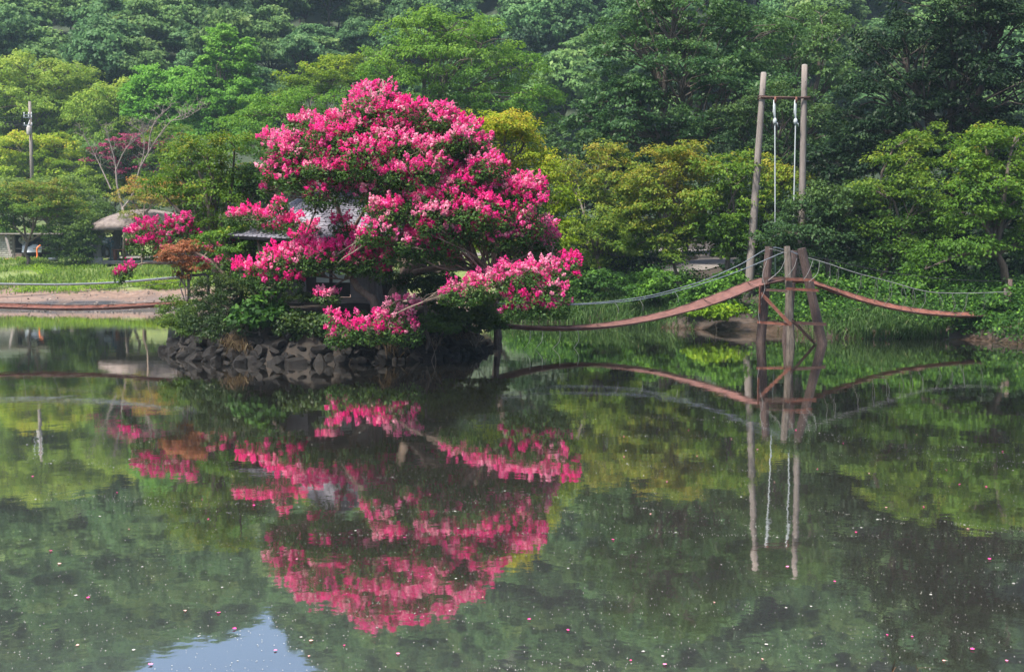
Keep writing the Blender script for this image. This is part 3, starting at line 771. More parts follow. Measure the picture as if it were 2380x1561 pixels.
myrtle('crape_myrtle', 'largest crape myrtle with a broad dome of hot pink blossom over the slate roofed hut', 925, MY, main_pads, main_stems, (935, 450, 400, 300, 3.2), density=1.0)
left_pads = [(545, 500, 22, 10, -0.6), (585, 495, 34, 13, -0.8), (635, 505, 38, 14, -1.2), (690, 520, 36, 14, -1.5), (720, 535, 20, 12, -1.6), (650, 530, 34, 12, -1.0),
    (575, 622, 26, 15, -2.6), (622, 622, 44, 17, -3.0), (660, 588, 42, 16, -2.7), (690, 595, 44, 20, -3.2), (728, 603, 36, 16, -3.4), (772, 585, 44, 20, -3.4), (715, 572, 40, 14, -2.9), (825, 600, 44, 18, -3.6), (845, 585, 42, 18, -3.5), (885, 600, 32, 20, -3.7), (800, 575, 40, 18, -3.3), (630, 655, 30, 10, -3.1), (890, 570, 26, 16, -3.5), (890, 628, 26, 12, -3.6), (675, 650, 24, 10, -3.3),
    (760, 685, 28, 8, -3.5, 1.0), (735, 462, 26, 13, -2.2), (700, 548, 24, 10, -2.2), (795, 515, 22, 14, -2.4), (650, 470, 16, 9, -1.6), (740, 585, 40, 16, -3.3), (650, 610, 40, 16, -2.9), (860, 560, 34, 14, -3.5), (800, 545, 26, 12, -1.8), (600, 640, 28, 12, -2.8), (850, 607, 34, 14, -3.7)]
left_stems = [([(602, 705, -1.0), (598, 680, -1.1), (610, 650, -1.2), (640, 620, -1.4), (690, 600, -2.4), (760, 600, -3.0), (850, 600, -3.3)], .10, .03),
    ([(612, 708, -1.0), (622, 670, -1.1), (612, 610, -1.0), (600, 560, -.9), (600, 520, -.9)], .09, .03), ([(605, 690, -1.0), (655, 650, -1.5), (710, 640, -2.0), (800, 650, -2.2)], .06, .02)]
myrtle('crape_myrtle', 'pink crape myrtle with slender pale stems standing in front of the hut roof', 607, 34.0, left_pads, left_stems, (700, 580, 200, 110, 1.5), back=False)
arm_pads = [(325, 540, 28, 13, 0), (365, 522, 38, 14, .1), (412, 518, 30, 12, .2), (400, 545, 38, 13, 0), (350, 565, 36, 13, -.2), (440, 540, 22, 12, .2), (312, 565, 14, 10, 0), (385, 578, 28, 9, -.1), (290, 628, 13, 9, -.6), (276, 641, 8, 6, -.7), (300, 620, 8, 7, -.6), (430, 505, 10, 6, .2),
    (500, 575, 20, 7, .2, .6), (540, 590, 18, 8, .2, .6), (520, 608, 20, 7, 0, .6), (470, 610, 14, 6, 0, .6), (555, 560, 16, 7, .3, .6)]
arm_stems = [([(548, 690, .1), (530, 650, .1), (500, 615, .1), (460, 590, .1), (410, 570, .1), (360, 565, 0)], .09, .03), ([(470, 598, .1), (430, 610, -.1), (380, 612, -.3), (330, 612, -.5), (300, 628, -.6)], .05, .02), ([(530, 650, .1), (545, 600, .2), (530, 560, .3)], .05, .02)]
myrtle('crape_myrtle', 'crape myrtle reaching out sideways over the water beside the reddish dwarf maple', 548, 35.4, arm_pads, arm_stems, (400, 560, 140, 80, .5), back=False, r=.1)

# ------------------------------------------------------------------ other trees and shrubs on the island
tree('japanese_maple', 'bright yellow green maple directly behind the largest crape myrtle', 1120, 37.4,
     [(1140, 300, 70, 40), (1200, 340, 70, 50, .3), (1225, 310, 40, 30, .5), (1230, 420, 60, 55, 0), (1270, 490, 50, 50, -.2), (1240, 560, 55, 50, .3), (1290, 550, 34, 45, -.2), (1170, 420, 60, 70, .8), (1130, 520, 70, 80, 1), (1060, 290, 60, 35, .8), (1300, 460, 40, 40, -.3), (1312, 545, 30, 42, -.4), (1180, 290, 50, 34), (1275, 400, 40, 34)],
     'maple_bright', pr=.45, r=.13, K=9, Mn=12, rt=.2, leaf=.10, tint0=.62, cov=.85, flat=.5, zmin=-.75, twigs=.3)
tree('japanese_maple', 'spreading dark green maple behind the reddish dwarf maple on the island', 520, 36.6,
     [(545, 330, 45, 40), (480, 350, 45, 34), (430, 350, 45, 30, .2), (420, 400, 60, 35), (520, 400, 60, 45, .4), (380, 440, 45, 34, -.2), (460, 460, 60, 40, -.2), (560, 460, 50, 50, .3), (500, 530, 55, 40), (440, 520, 30, 30, .2), (530, 610, 60, 40, .4)],
     'maple_green', pr=.42, r=.13, K=9, Mn=11, rt=.2, leaf=.095, tint0=.6, cov=.8, flat=.55, zmin=-.75, twigs=.3)
tree('evergreen_tree', 'small dark evergreen filling the shade left of the hut roof', 590, 37.0,
     [(590, 440, 40, 60), (600, 540, 60, 50), (640, 440, 40, 45), (560, 580, 55, 35, -.6)], 'maple_dark', pr=.4, r=.09, K=9, Mn=10, rt=.2, leaf=.10, cov=.7)
tree('japanese_maple', 'thin layered green maple before the low eave of the hut roof', 556, 33.4,
     [(505, 548, 40, 15), (560, 530, 44, 14, .2), (600, 562, 40, 18), (540, 580, 44, 16, -.2), (480, 560, 28, 14), (610, 525, 26, 14, .2)], 'maple_green', pr=.28, r=.06, K=9, Mn=9, rt=.15, leaf=.085, tint0=.5, cov=.7, flat=.3, twigs=.8, fork=(560, 625))
tree('dwarf_maple', 'reddish orange dwarf maple with thin bare stems at the island end', 432, 34.2,
     [(420, 590, 42, 28), (450, 575, 34, 20, .2), (395, 600, 22, 20, -.2), (445, 620, 34, 24), (420, 640, 20, 16)], 'red_maple', pr=.22, r=.035, K=8, Mn=9, rt=.12, leaf=.07, cov=.7, stems=4, fork=(432, 670), tint0=.55, bark='bark_grey', flat=.4, twigs=1)
shrub('clipped_shrub', 'dense dark green boxwood mound beside the thin stemmed dwarf maple', 530, 32.6, [(520, 695, 70, 55), (560, 690, 60, 48, .2), (490, 740, 50, 50, -.6), (545, 750, 55, 42, -1.0), (500, 772, 44, 24, -1.3), (590, 770, 36, 22, -1.5)], 'box_shrub', leaf=.06, pr=.3, K=12, Mn=12, rt=.13, cov=.9, tint0=.5)
shrub('shrub', 'pale fuzzy green shrub overhanging the water at the bridge end of the island', 415, 33.2, [(410, 720, 36, 30), (440, 735, 36, 38, -.4), (400, 752, 26, 26, -.2), (455, 770, 30, 22, -.9)], 'bush', leaf=.06, pr=.22, K=9, Mn=10, rt=.12, cov=.9, tint0=.5)
shrub('broadleaf_vine', 'broad leaved vine climbing below the thin crape myrtle stems', 600, 30.7, [(590, 725, 40, 28), (560, 740, 24, 24), (640, 735, 30, 22), (600, 760, 26, 18, -.2), (625, 700, 24, 16)], 'under', leaf=.15, pr=.26, K=6, Mn=5, rt=.16, asp=.85, cov=.8, tint0=.4)
shrub('shrub', 'rounded leafy shrub on the island end facing the bridge tower', 1100, 32.6, [(1080, 720, 62, 40), (1130, 735, 44, 44, .2), (1060, 750, 44, 30, -.3), (1150, 760, 26, 26, .2), (1020, 700, 44, 30)], 'bush', leaf=.10, pr=.3, K=9, Mn=9, rt=.15, cov=.9, tint0=.4, asp=.8)
tree('small_tree', 'small dark leaved tree with a crooked stem on the island slope', 985, 31.2, [(985, 665, 44, 20), (1020, 650, 34, 20, .3), (950, 655, 34, 20, .3), (1010, 690, 40, 14)], 'maple_dark', pr=.25, r=.05, K=9, Mn=9, rt=.14, leaf=.08, cov=.8, fork=(990, 705), bark='bark')
shrub('shrub', 'dark creeping shrub under the hut floor beam', 690, 30.55, [(690, 755, 40, 22), (740, 760, 34, 22), (660, 775, 24, 16)], 'box_shrub', leaf=.09, pr=.22, K=7, Mn=8, rt=.13, cov=.8, tint0=.55)
shrub('ivy', 'dark ivy spilling over the stones below the hut window', 760, 30.45, [(720, 775, 40, 18), (780, 768, 40, 20), (830, 778, 34, 18), (760, 745, 50, 16, .3), (850, 742, 40, 14, .4), (690, 742, 44, 16, .3), (640, 745, 40, 16, .3)], 'box_shrub', leaf=.10, pr=.22, K=7, Mn=8, rt=.13, cov=.8, tint0=.5, asp=.8)
shrub('shrub', 'low green shrub clinging to the stones below the hut', 1000, 30.7, [(990, 750, 40, 20), (1030, 765, 30, 18)], 'bush', leaf=.08, pr=.2, K=7, Mn=8, rt=.12, cov=.8, tint0=.3)
shrub('shrub', 'dark shrub against the hut front wall under the window', 700, 33.2, [(690, 690, 26, 12), (720, 694, 20, 10)], 'box_shrub', leaf=.06, pr=.15, K=7, Mn=8, rt=.1, cov=.9, tint0=.6)
shrub('shrub', 'shaded green shrub between hut and twisted crape myrtle trunk', 975, 34.5, [(1000, 640, 50, 40, .5), (1040, 660, 40, 34)], 'maple_dark', leaf=.09, pr=.28, K=8, Mn=9, rt=.15, cov=.7)

# ------------------------------------------------------------------ right bank trees
RB = dict(pr=.62, K=12, Mn=12, rt=.25, leaf=.13, flat=.62, cov=.95, droop=.22, zmin=-.8, inner=.12, jit=.6, twigs=.3)
tree('maple', 'maple with lime yellow crown low over the bank beyond the pink branches', 1400, 51, [(1390, 510, 55, 34), (1350, 545, 50, 34), (1330, 420, 45, 50, 2), (1420, 560, 45, 40, 1), (1350, 600, 45, 30, .6), (1450, 590, 40, 30, 1), (1390, 440, 55, 50, 1.5), (1410, 365, 50, 34, 2)], 'maple_yellow', r=.13, tint0=.64, **RB)
tree('maple', 'yellowish maple between the pink blossom and the slanting swing pole', 1585, 48, [(1540, 385, 70, 42), (1610, 370, 55, 40, .4), (1490, 430, 60, 42, .3), (1580, 450, 80, 50, -.4), (1500, 500, 60, 40), (1460, 480, 45, 40, .6), (1570, 530, 55, 40, -.2), (1540, 590, 36, 30, -.6), (1480, 560, 45, 34, .2), (1610, 520, 45, 40), (1640, 430, 45, 50, .4)], 'maple_yellow', r=.12, tint0=.66, stems=2, **RB)
tree('maple', 'green maple touching the slanting swing pole', 1690, 47, [(1690, 380, 60, 42), (1720, 420, 50, 50, -.2), (1690, 480, 70, 50), (1640, 520, 50, 40, .3), (1720, 540, 50, 40, -.3), (1670, 560, 50, 34, .2), (1715, 585, 36, 20)], 'maple_green', r=.12, tint0=.6, **RB)
tree('maple', 'yellow leaved maple seen between the two swing ropes', 1835, 55, [(1820, 430, 50, 40), (1810, 490, 46, 40), (1860, 460, 40, 50), (1790, 400, 40, 34)], 'maple_yellow', r=.12, tint0=.58, **RB)
tree('maple', 'dark green maple spreading beneath the upright swing pole', 1938, 45, [(1925, 470, 60, 40), (1880, 500, 60, 40, .2), (1800, 540, 45, 24, -.5), (1870, 560, 60, 34, -.4), (1960, 540, 55, 44), (1980, 470, 50, 44, .4), (1900, 590, 50, 22), (1980, 590, 40, 24), (1830, 585, 40, 20, .3)], 'maple_dark', r=.12, tint0=.6, **RB)
tree('maple', 'yellow tipped maple above the sagging bridge beyond the tower', 2040, 44.5, [(2110, 370, 70, 42, .6), (2160, 320, 50, 34, 1.2), (2050, 440, 65, 42), (2130, 450, 70, 44, -.3), (2030, 520, 50, 36), (2090, 540, 60, 40, -.5), (2060, 590, 50, 26), (2130, 600, 44, 26, -.3), (2160, 520, 60, 40, .2)], 'maple_yellow', r=.13, tint0=.30, **RB)
tree('maple', 'large olive green maple leaning over the bank where the bridge ends', 2355, 42.5, [(2290, 330, 70, 40, .8), (2360, 310, 60, 40, 1), (2230, 400, 55, 50, .4), (2310, 420, 80, 46), (2250, 490, 60, 44, -.2), (2350, 500, 60, 50, .2), (2200, 590, 70, 30, -.8), (2150, 620, 40, 22, -.9), (2260, 570, 50, 30, -.5), (2400, 420, 60, 70, .5), (2380, 570, 50, 30)], 'maple_green', r=.17, tint0=.52, bark='bark', **RB)
OK_ = dict(pr=.85, K=12, Mn=12, rt=.34, leaf=.19, flat=.55, droop=.1, cov=.62, jit=.7)
tree('oak_tree', 'broad grey green oak with clustered leaves rising behind the yellow maples', 1560, 62, [(1600, 60, 130, 70), (1480, 100, 110, 70), (1720, 90, 120, 70, 1), (1600, 180, 150, 80, -1), (1440, 220, 90, 70), (1720, 210, 110, 80, -.5), (1500, 300, 110, 70, -.5), (1640, 310, 120, 60), (1390, 290, 60, 70, 1), (1560, -20, 140, 60, 1), (1540, 400, 110, 50, 1), (1400, 390, 60, 60, 2)], 'oak', r=.35, tint0=.5, **OK_)
tree('chestnut_tree', 'lighter green round tree between the oak and the darkest tree', 1850, 70, [(1830, 120, 100, 80), (1900, 200, 80, 90), (1780, 230, 80, 80), (1880, 60, 90, 50, 2), (1860, 320, 100, 80)], 'oak', r=.28, tint0=.72, **OK_)
DK = dict(pr=.8, K=11, Mn=12, rt=.32, leaf=.17, flat=.4, cov=.68, droop=.35)
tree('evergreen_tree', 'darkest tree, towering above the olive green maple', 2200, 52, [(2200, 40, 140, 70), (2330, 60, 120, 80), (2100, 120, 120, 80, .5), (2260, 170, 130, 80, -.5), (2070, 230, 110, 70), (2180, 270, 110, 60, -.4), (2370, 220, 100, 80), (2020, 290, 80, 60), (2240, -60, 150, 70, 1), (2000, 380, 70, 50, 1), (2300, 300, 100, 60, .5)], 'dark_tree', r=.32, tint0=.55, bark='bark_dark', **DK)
tree('hornbeam_tree', 'layered green tree showing between and behind the swing poles', 1800, 58, [(1800, 250, 80, 60), (1900, 300, 80, 60, .4), (1960, 380, 70, 60), (1720, 300, 70, 60), (1820, 350, 80, 50, -.5), (1930, 440, 60, 50), (1740, 390, 60, 40)], 'maple_dark', r=.2, tint0=.62, bark='bark_dark', pr=.7, K=11, Mn=11, rt=.3, leaf=.15, flat=.3, cov=.7, droop=.35)
tree('maple', 'green maple past the bridge end beside the olive green maple', 2620, 38, [(2600, 380, 90, 60), (2680, 430, 80, 70), (2560, 480, 70, 60), (2650, 540, 80, 50)], 'maple_green', r=.16, tint0=.5, **RB)
# wood behind the bank, leaves coloured dark to deepen the shade under the canopy
i = 0
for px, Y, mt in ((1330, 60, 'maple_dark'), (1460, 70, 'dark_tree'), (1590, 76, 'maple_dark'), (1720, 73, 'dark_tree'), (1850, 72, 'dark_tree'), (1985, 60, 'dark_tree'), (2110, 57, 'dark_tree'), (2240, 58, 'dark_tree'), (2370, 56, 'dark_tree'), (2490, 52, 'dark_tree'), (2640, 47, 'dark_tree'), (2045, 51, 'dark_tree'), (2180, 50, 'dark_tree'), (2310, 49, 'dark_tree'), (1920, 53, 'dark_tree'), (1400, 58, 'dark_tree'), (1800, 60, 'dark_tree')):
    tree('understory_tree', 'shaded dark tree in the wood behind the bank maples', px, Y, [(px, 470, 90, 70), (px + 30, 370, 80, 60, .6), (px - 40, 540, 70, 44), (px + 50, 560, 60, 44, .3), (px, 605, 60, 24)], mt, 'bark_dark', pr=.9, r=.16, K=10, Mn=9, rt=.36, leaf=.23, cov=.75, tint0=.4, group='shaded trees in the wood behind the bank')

# ------------------------------------------------------------------ trees behind the island and on the left bank
ZK = dict(flat=.24, droop=.5, hang=False, jit=.45, asp=.5)
tree('zelkova_tree', 'tall domed zelkova with feathery layers behind the largest crape myrtle', 985, 80, [(1040, 60, 100, 48), (970, 95, 100, 50), (1120, 90, 80, 50), (900, 150, 90, 55), (1040, 150, 120, 60, -1), (1170, 160, 80, 60), (860, 200, 70, 45), (980, 220, 110, 50, -1), (1120, 230, 110, 50), (1230, 230, 70, 60), (1040, 290, 150, 50), (1250, 300, 60, 60, 1), (860, 270, 60, 50), (1140, 320, 100, 60, 1)],
     'zelkova', r=.3, fork=(985, 300), pr=1.15, K=14, Mn=13, rt=.42, leaf=.22, cov=.55, tint0=.55, twigs=.8, tint_up=.5, **ZK)
tree('zelkova_tree', 'low spreading zelkova between the ginkgo and the largest crape myrtle', 690, 78, [(640, 250, 90, 36), (720, 240, 80, 40), (580, 280, 60, 34), (680, 310, 110, 45, -1), (780, 290, 70, 60), (600, 350, 80, 50), (740, 370, 90, 60), (640, 420, 100, 60)], 'zelkova', r=.24, pr=.9, K=11, Mn=12, rt=.4, leaf=.2, cov=.62, tint0=.45, **ZK)
tree('maple', 'yellow green round tree at the foot of the zelkova dome', 770, 100, [(770, 175, 70, 50), (720, 210, 55, 45), (830, 190, 50, 55), (690, 200, 40, 40)], 'maple_bright', r=.2, pr=.9, K=10, Mn=11, rt=.4, leaf=.23, cov=.7, tint0=.35)
tree('ginkgo_tree', 'pale green ginkgo with two pointed spires', 510, 112, [(512, 100, 26, 40), (512, 160, 46, 45), (574, 130, 14, 42), (560, 190, 36, 50), (470, 220, 55, 45), (540, 250, 75, 55), (480, 300, 70, 60), (570, 310, 60, 55)], 'ginkgo', r=.25, pr=.8, K=10, Mn=12, rt=.4, leaf=.25, flat=.9, cov=.85, tint0=.55, droop=0, jit=.9, asp=.9)
tree('ginkgo_tree', 'shorter ginkgo clump beside the twin spired ginkgo', 370, 116, [(345, 200, 28, 45), (385, 210, 26, 45), (320, 235, 30, 40), (425, 210, 26, 50), (370, 270, 70, 50), (430, 290, 50, 50)], 'ginkgo', r=.22, pr=.8, K=10, Mn=12, rt=.4, leaf=.25, flat=.9, cov=.85, tint0=.5, droop=0, jit=.9, asp=.9)
tree('zelkova_tree', 'huge yellow green zelkova towering over the utility pole', 90, 125, [(60, 165, 90, 40), (140, 180, 80, 44), (-20, 180, 80, 50), (190, 230, 55, 44), (90, 240, 110, 55, -2), (0, 260, 90, 55), (190, 290, 60, 50), (60, 320, 130, 60)], 'pale_tree', r=.45, pr=1.35, K=12, Mn=14, rt=.55, leaf=.29, cov=.7, tint0=.5, flat=.28, droop=.45, jit=.45, asp=.5)
tree('weeping_tree', 'pale drooping tree between the utility pole and the ginkgo clump', 270, 121, [(250, 230, 55, 40), (300, 215, 40, 36), (210, 270, 55, 50), (290, 280, 60, 50), (250, 330, 80, 50)], 'pale_tree', r=.3, pr=1.1, K=12, Mn=13, rt=.5, leaf=.28, cov=.75, tint0=.42, flat=.4, droop=.6, jit=.5, asp=.5)
tree('maple', 'golden yellow maple behind the shed on the grassy bank', 90, 117, [(50, 345, 70, 36), (130, 345, 60, 36), (170, 390, 44, 40), (90, 400, 90, 44, -1), (10, 390, 60, 45)], 'maple_bright', r=.22, pr=1.0, K=10, Mn=12, rt=.45, leaf=.26, cov=.75, tint0=.5)
tree('grey_tree', 'grey green tree with fine leaves above the shed', 120, 91, [(60, 450, 80, 40), (150, 450, 60, 45), (200, 490, 50, 50), (110, 500, 90, 45), (0, 470, 50, 50)], 'bush', r=.2, pr=.75, K=11, Mn=12, rt=.34, leaf=.18, cov=.72, tint0=.5)
tree('maple', 'fork trunked maple standing on the grass before the brick shed', 64, 80, [(40, 455, 60, 32), (110, 450, 60, 34), (0, 480, 45, 34), (80, 490, 90, 30), (150, 480, 50, 34), (20, 520, 50, 20)], 'maple_green', r=.14, pr=.6, K=11, Mn=12, rt=.3, leaf=.15, cov=.75, tint0=.75, fork=(66, 565), stems=1, bark='bark_pale')
shrub('shrub', 'tall leafy shrub between the brick shed and the mushroom pavilion', 165, 79.5, [(160, 540, 44, 36), (195, 560, 34, 36), (145, 575, 34, 28), (190, 590, 34, 20), (205, 520, 26, 26)], 'bush', leaf=.14, pr=.5, K=10, Mn=11, rt=.28, cov=.85, tint0=.45, stems=5, r=.05)
tree('maple', 'deep green maple behind the mushroom pavilion roof', 420, 90, [(400, 330, 60, 44), (450, 380, 60, 60), (370, 400, 50, 50), (440, 460, 80, 50), (520, 440, 60, 60), (550, 540, 70, 50), (470, 540, 60, 50)], 'maple_green', r=.2, pr=.8, K=10, Mn=11, rt=.36, leaf=.2, cov=.65, tint0=.5)
tree('maple', 'amber tinged maple leaning over the mushroom pavilion', 330, 79, [(330, 430, 45, 24), (380, 430, 40, 24), (300, 455, 36, 24), (350, 465, 50, 26), (400, 470, 34, 22), (310, 500, 26, 18)], 'orange_tree', r=.07, pr=.5, K=8, Mn=9, rt=.26, leaf=.13, cov=.6, tint0=.55, base_dy=-1, fork=(335, 500), bark='bark_pale')
tree('silk_tree', 'blue green silk tree beside the bare branched tree', 240, 96, [(235, 345, 40, 14), (270, 400, 34, 18), (250, 440, 40, 30), (300, 440, 40, 30)], 'oak', r=.12, pr=.7, K=10, Mn=11, rt=.34, leaf=.18, cov=.8, tint0=.6, flat=.2)
tree('dogwood_tree', 'light green tree behind the amber maple and pavilion', 250, 95, [(230, 520, 60, 50), (300, 510, 60, 50), (380, 530, 60, 40), (270, 440, 60, 40), (200, 430, 50, 40)], 'pale_tree', r=.15, pr=.8, K=10, Mn=10, rt=.36, leaf=.2, cov=.65, tint0=.35)
# crape myrtle far on the bank: leaves and blossom in one crown
fm = tree('crape_myrtle', 'distant faded pink crape myrtle behind the bare branched tree', 300, 94, [(300, 350, 60, 34), (350, 335, 44, 26), (245, 370, 45, 28), (310, 400, 60, 28), (370, 360, 26, 20)], 'maple_dark', r=.12, pr=.6, K=9, Mn=9, rt=.3, leaf=.17, cov=.6, tint0=.6)
lb = px_lobes([(300, 345, 60, 34), (350, 330, 44, 26), (245, 365, 45, 28), (310, 395, 56, 26), (370, 355, 26, 20)], 94)
pd_, _ = pads_from_lobes(lb, .6, .55); V, t = crown_arrays(pd_, .5, pd_.mean(0), 6, 9, .2, .15, .9, .5, 0, .3, .9)
quads('blossom', V, M['blossom_far'], fm, np.clip(.5 + t, 0, 1), fm.location)
# fillers behind the hut and right of it
for px, Y, lab, mt, lobes in ((880, 70, 'shaded green tree directly behind the hut roof', 'maple_green', [(860, 400, 90, 70), (960, 420, 80, 80), (900, 500, 100, 70), (780, 480, 70, 70)]),
                              (1130, 66, 'shaded green tree behind the bright yellow green maple', 'maple_dark', [(1130, 450, 90, 80), (1230, 420, 70, 80), (1300, 500, 60, 80), (1180, 560, 80, 50), (1290, 350, 60, 60)]),
                              (640, 84, 'green tree filling the gap behind the small island evergreen', 'maple_green', [(620, 480, 80, 70), (700, 520, 80, 60), (560, 440, 60, 60), (640, 570, 80, 40)])):
    tree('maple', lab, px, Y, lobes, mt, r=.18, pr=.85, K=10, Mn=10, rt=.38, leaf=.21, cov=.6, tint0=.45)

for px in (-10, 60, 130, 200, 480, 560):
    shrub('hedge_shrub', 'green hedge shrub behind the shed and pavilion', px, 95.5, [(px, 575, 44, 26), (px + 20, 550, 34, 24, .6), (px - 24, 590, 30, 18)], 'maple_green', leaf=.22, pr=.6, K=9, Mn=9, rt=.34, cov=.8, tint0=.4, group='hedge shrubs behind the shed and pavilion')
# bare branched tree
def bare_tree():
    Y = 86.0; b = P(287, 545, Y); z = g1(b[0], Y); root = thing('bare_tree', 'pale leafless tree with forking branches before the distant pink crape myrtle', 'tree', (b[0], Y, z)); o0 = np.array((b[0], Y, z))
    mb = MB()
    def chain(pts, r0, r1):
        p = curve_pts([P(a, c, Y + d) if not isinstance(a, np.ndarray) else a for a, c, d in pts], 12); mb.tube(p, list(np.linspace(r0, r1, 12)), 6, cap=False); return p
    mb.tube([np.array((b[0], Y, z - .3)), P(290, 530, Y), P(285, 480, Y)], [.15, .12, .10], 7)
    ch = [chain([(285, 485, 0), (272, 430, 0), (268, 380, .3), (255, 330, .5), (245, 300, .5)], .09, .02), chain([(285, 485, 0), (310, 450, 0), (322, 400, -.3), (345, 355, -.3), (370, 315, 0), (400, 280, .2), (440, 262, .3)], .09, .018),
          chain([(345, 355, -.3), (350, 310, 0), (365, 275, .3), (395, 250, .4)], .06, .02), chain([(268, 400, .2), (290, 350, 0), (320, 320, -.2), (345, 300, -.2)], .06, .02), chain([(258, 440, 0), (235, 390, .4), (215, 350, .5), (190, 310, .6)], .06, .02),
          chain([(322, 400, 0), (335, 350, .4), (330, 310, .6), (300, 290, .6)], .05, .02), chain([(400, 280, .2), (430, 275, 0), (470, 250, 0)], .035, .012)]
    for c in ch:
        for i in range(4, 12):
            for k in range(2):
                e = c[i] + unit(np.array((rng.normal(), rng.normal() * .6, abs(rng.normal()) * .9 + .2))) * rng.uniform(.5, 1.3)
                lp = limb(mb, c[i], e, .022, .008, .12, 4, 4)
                for _ in range(2): limb(mb, lp[2], lp[2] + unit(np.array((rng.normal(), rng.normal() * .6, abs(rng.normal()) + .1))) * rng.uniform(.3, .6), .012, .006, .1, 3, 2)
    mb.v = [tuple(np.array(v) - o0) for v in mb.v]; mb.build('trunk', M['bark_grey'], root, smooth=True)
bare_tree()

# ------------------------------------------------------------------ wooded hillside: single trees in view, the rest one forest
def hill_proto(name, label, mat, kind):
    root = thing(name, label, 'tree', (0, 0, 0), 'trees on the wooded hillside')
    if kind == 'pine':
        lobes = [((0, 0, 8.6), (1.6, 1.6, .7)), ((1.3, .3, 7.4), (1.7, 1.5, .55)), ((-1.4, -.2, 6.6), (1.7, 1.5, .5)), ((.4, -1, 5.6), (1.8, 1.5, .5))]; kw = dict(K=11, Mn=10, rt=.4, leaf=.36, flat=.3, asp=.35, up=.9)
    else:
        nl = 7; lobes = [((0, 0, 6.6), (2.3, 2.3, 1.7))]
        for i in range(nl):
            a = i * 2.4 + rng.uniform(-.3, .3); q = rng.uniform(1.5, 2.4); lobes.append(((q * math.cos(a), q * math.sin(a), rng.uniform(3.6, 6.4)), (rng.uniform(1.3, 2.0), rng.uniform(1.3, 2.0), rng.uniform(.9, 1.4))))
        kw = dict(K=9, Mn=9, rt=.5, leaf=.42, flat=.5, asp=.7, jit=.65)
    lobes = [(np.array(a), np.array(b)) for a, b in lobes]
    pads, own = pads_from_lobes(lobes, .95, .62)
    woody(root, (0, 0, 0), (0, 0, 3.0 if kind != 'pine' else 6.0), lobes, pads, own, .2, M['bark_red'] if kind == 'pine' else M['bark_dark'], .3)
    V, t = crown_arrays(pads, 1.0, np.array((0, 0, 5.0)), **kw)
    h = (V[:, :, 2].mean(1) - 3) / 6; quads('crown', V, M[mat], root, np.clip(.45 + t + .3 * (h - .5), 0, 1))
    return root
protos = [hill_proto('broadleaf_tree', 'dark green broadleaf tree on the hazy hillside', 'hill_leaf', 'b'), hill_proto('broadleaf_tree', 'dark green broadleaf tree on the hazy hillside', 'hill_leaf', 'b'), hill_proto('broadleaf_tree', 'dark green broadleaf tree on the hazy hillside', 'hill_leaf', 'b'),
          hill_proto('broadleaf_tree', 'paler green broadleaf tree on the hazy hillside', 'hill_leaf_light', 'b'), hill_proto('broadleaf_tree', 'paler green broadleaf tree on the hazy hillside', 'hill_leaf_light', 'b'),
          hill_proto('pine_tree', 'pine with reddish trunk and flat needle layers on the hazy hillside', 'pine', 'p')]
used = [False] * len(protos)
def copy_tree(o):
    c = o.copy(); C.objects.link(c)
    for ch in o.children:
        d = ch.copy(); C.objects.link(d); d.parent = c
    return c
spots, rest = [], []
y = 131.0
while y < 345:
    hw = .52 * y + 14
    x = -hw + rng.uniform(0, 5)
    while x < hw:
        px, py = x + rng.uniform(-1.8, 1.8), y + rng.uniform(-1.8, 1.8)
        (spots if py < 176 else rest).append((px, py)); x += rng.uniform(4.6, 7.2) * (1 if y < 180 else 1.15)
    y += 5.6 if y < 180 else 7.2
def visible_px(p): return abs(p[0] / p[1]) < .50
spots2 = [p for p in spots if visible_px(p)]; rest += [p for p in spots if not visible_px(p)]
spots2.sort(key=lambda p: p[1]); rest += spots2[300:]; spots2 = spots2[:300]
for p in spots2:
    k = int(rng.choice(6, p=[.22, .2, .2, .16, .14, .08]))
    if not used[k]: o = protos[k]; used[k] = True
    else: o = copy_tree(protos[k])
    s = rng.uniform(.65, 1.35); o.location = (p[0], p[1], g1(*p) - .1); o.scale = (s * rng.uniform(.9, 1.1), s * rng.uniform(.9, 1.1), s * rng.uniform(.8, 1.3)); o.rotation_euler = (0, 0, rng.uniform(0, 6.28))
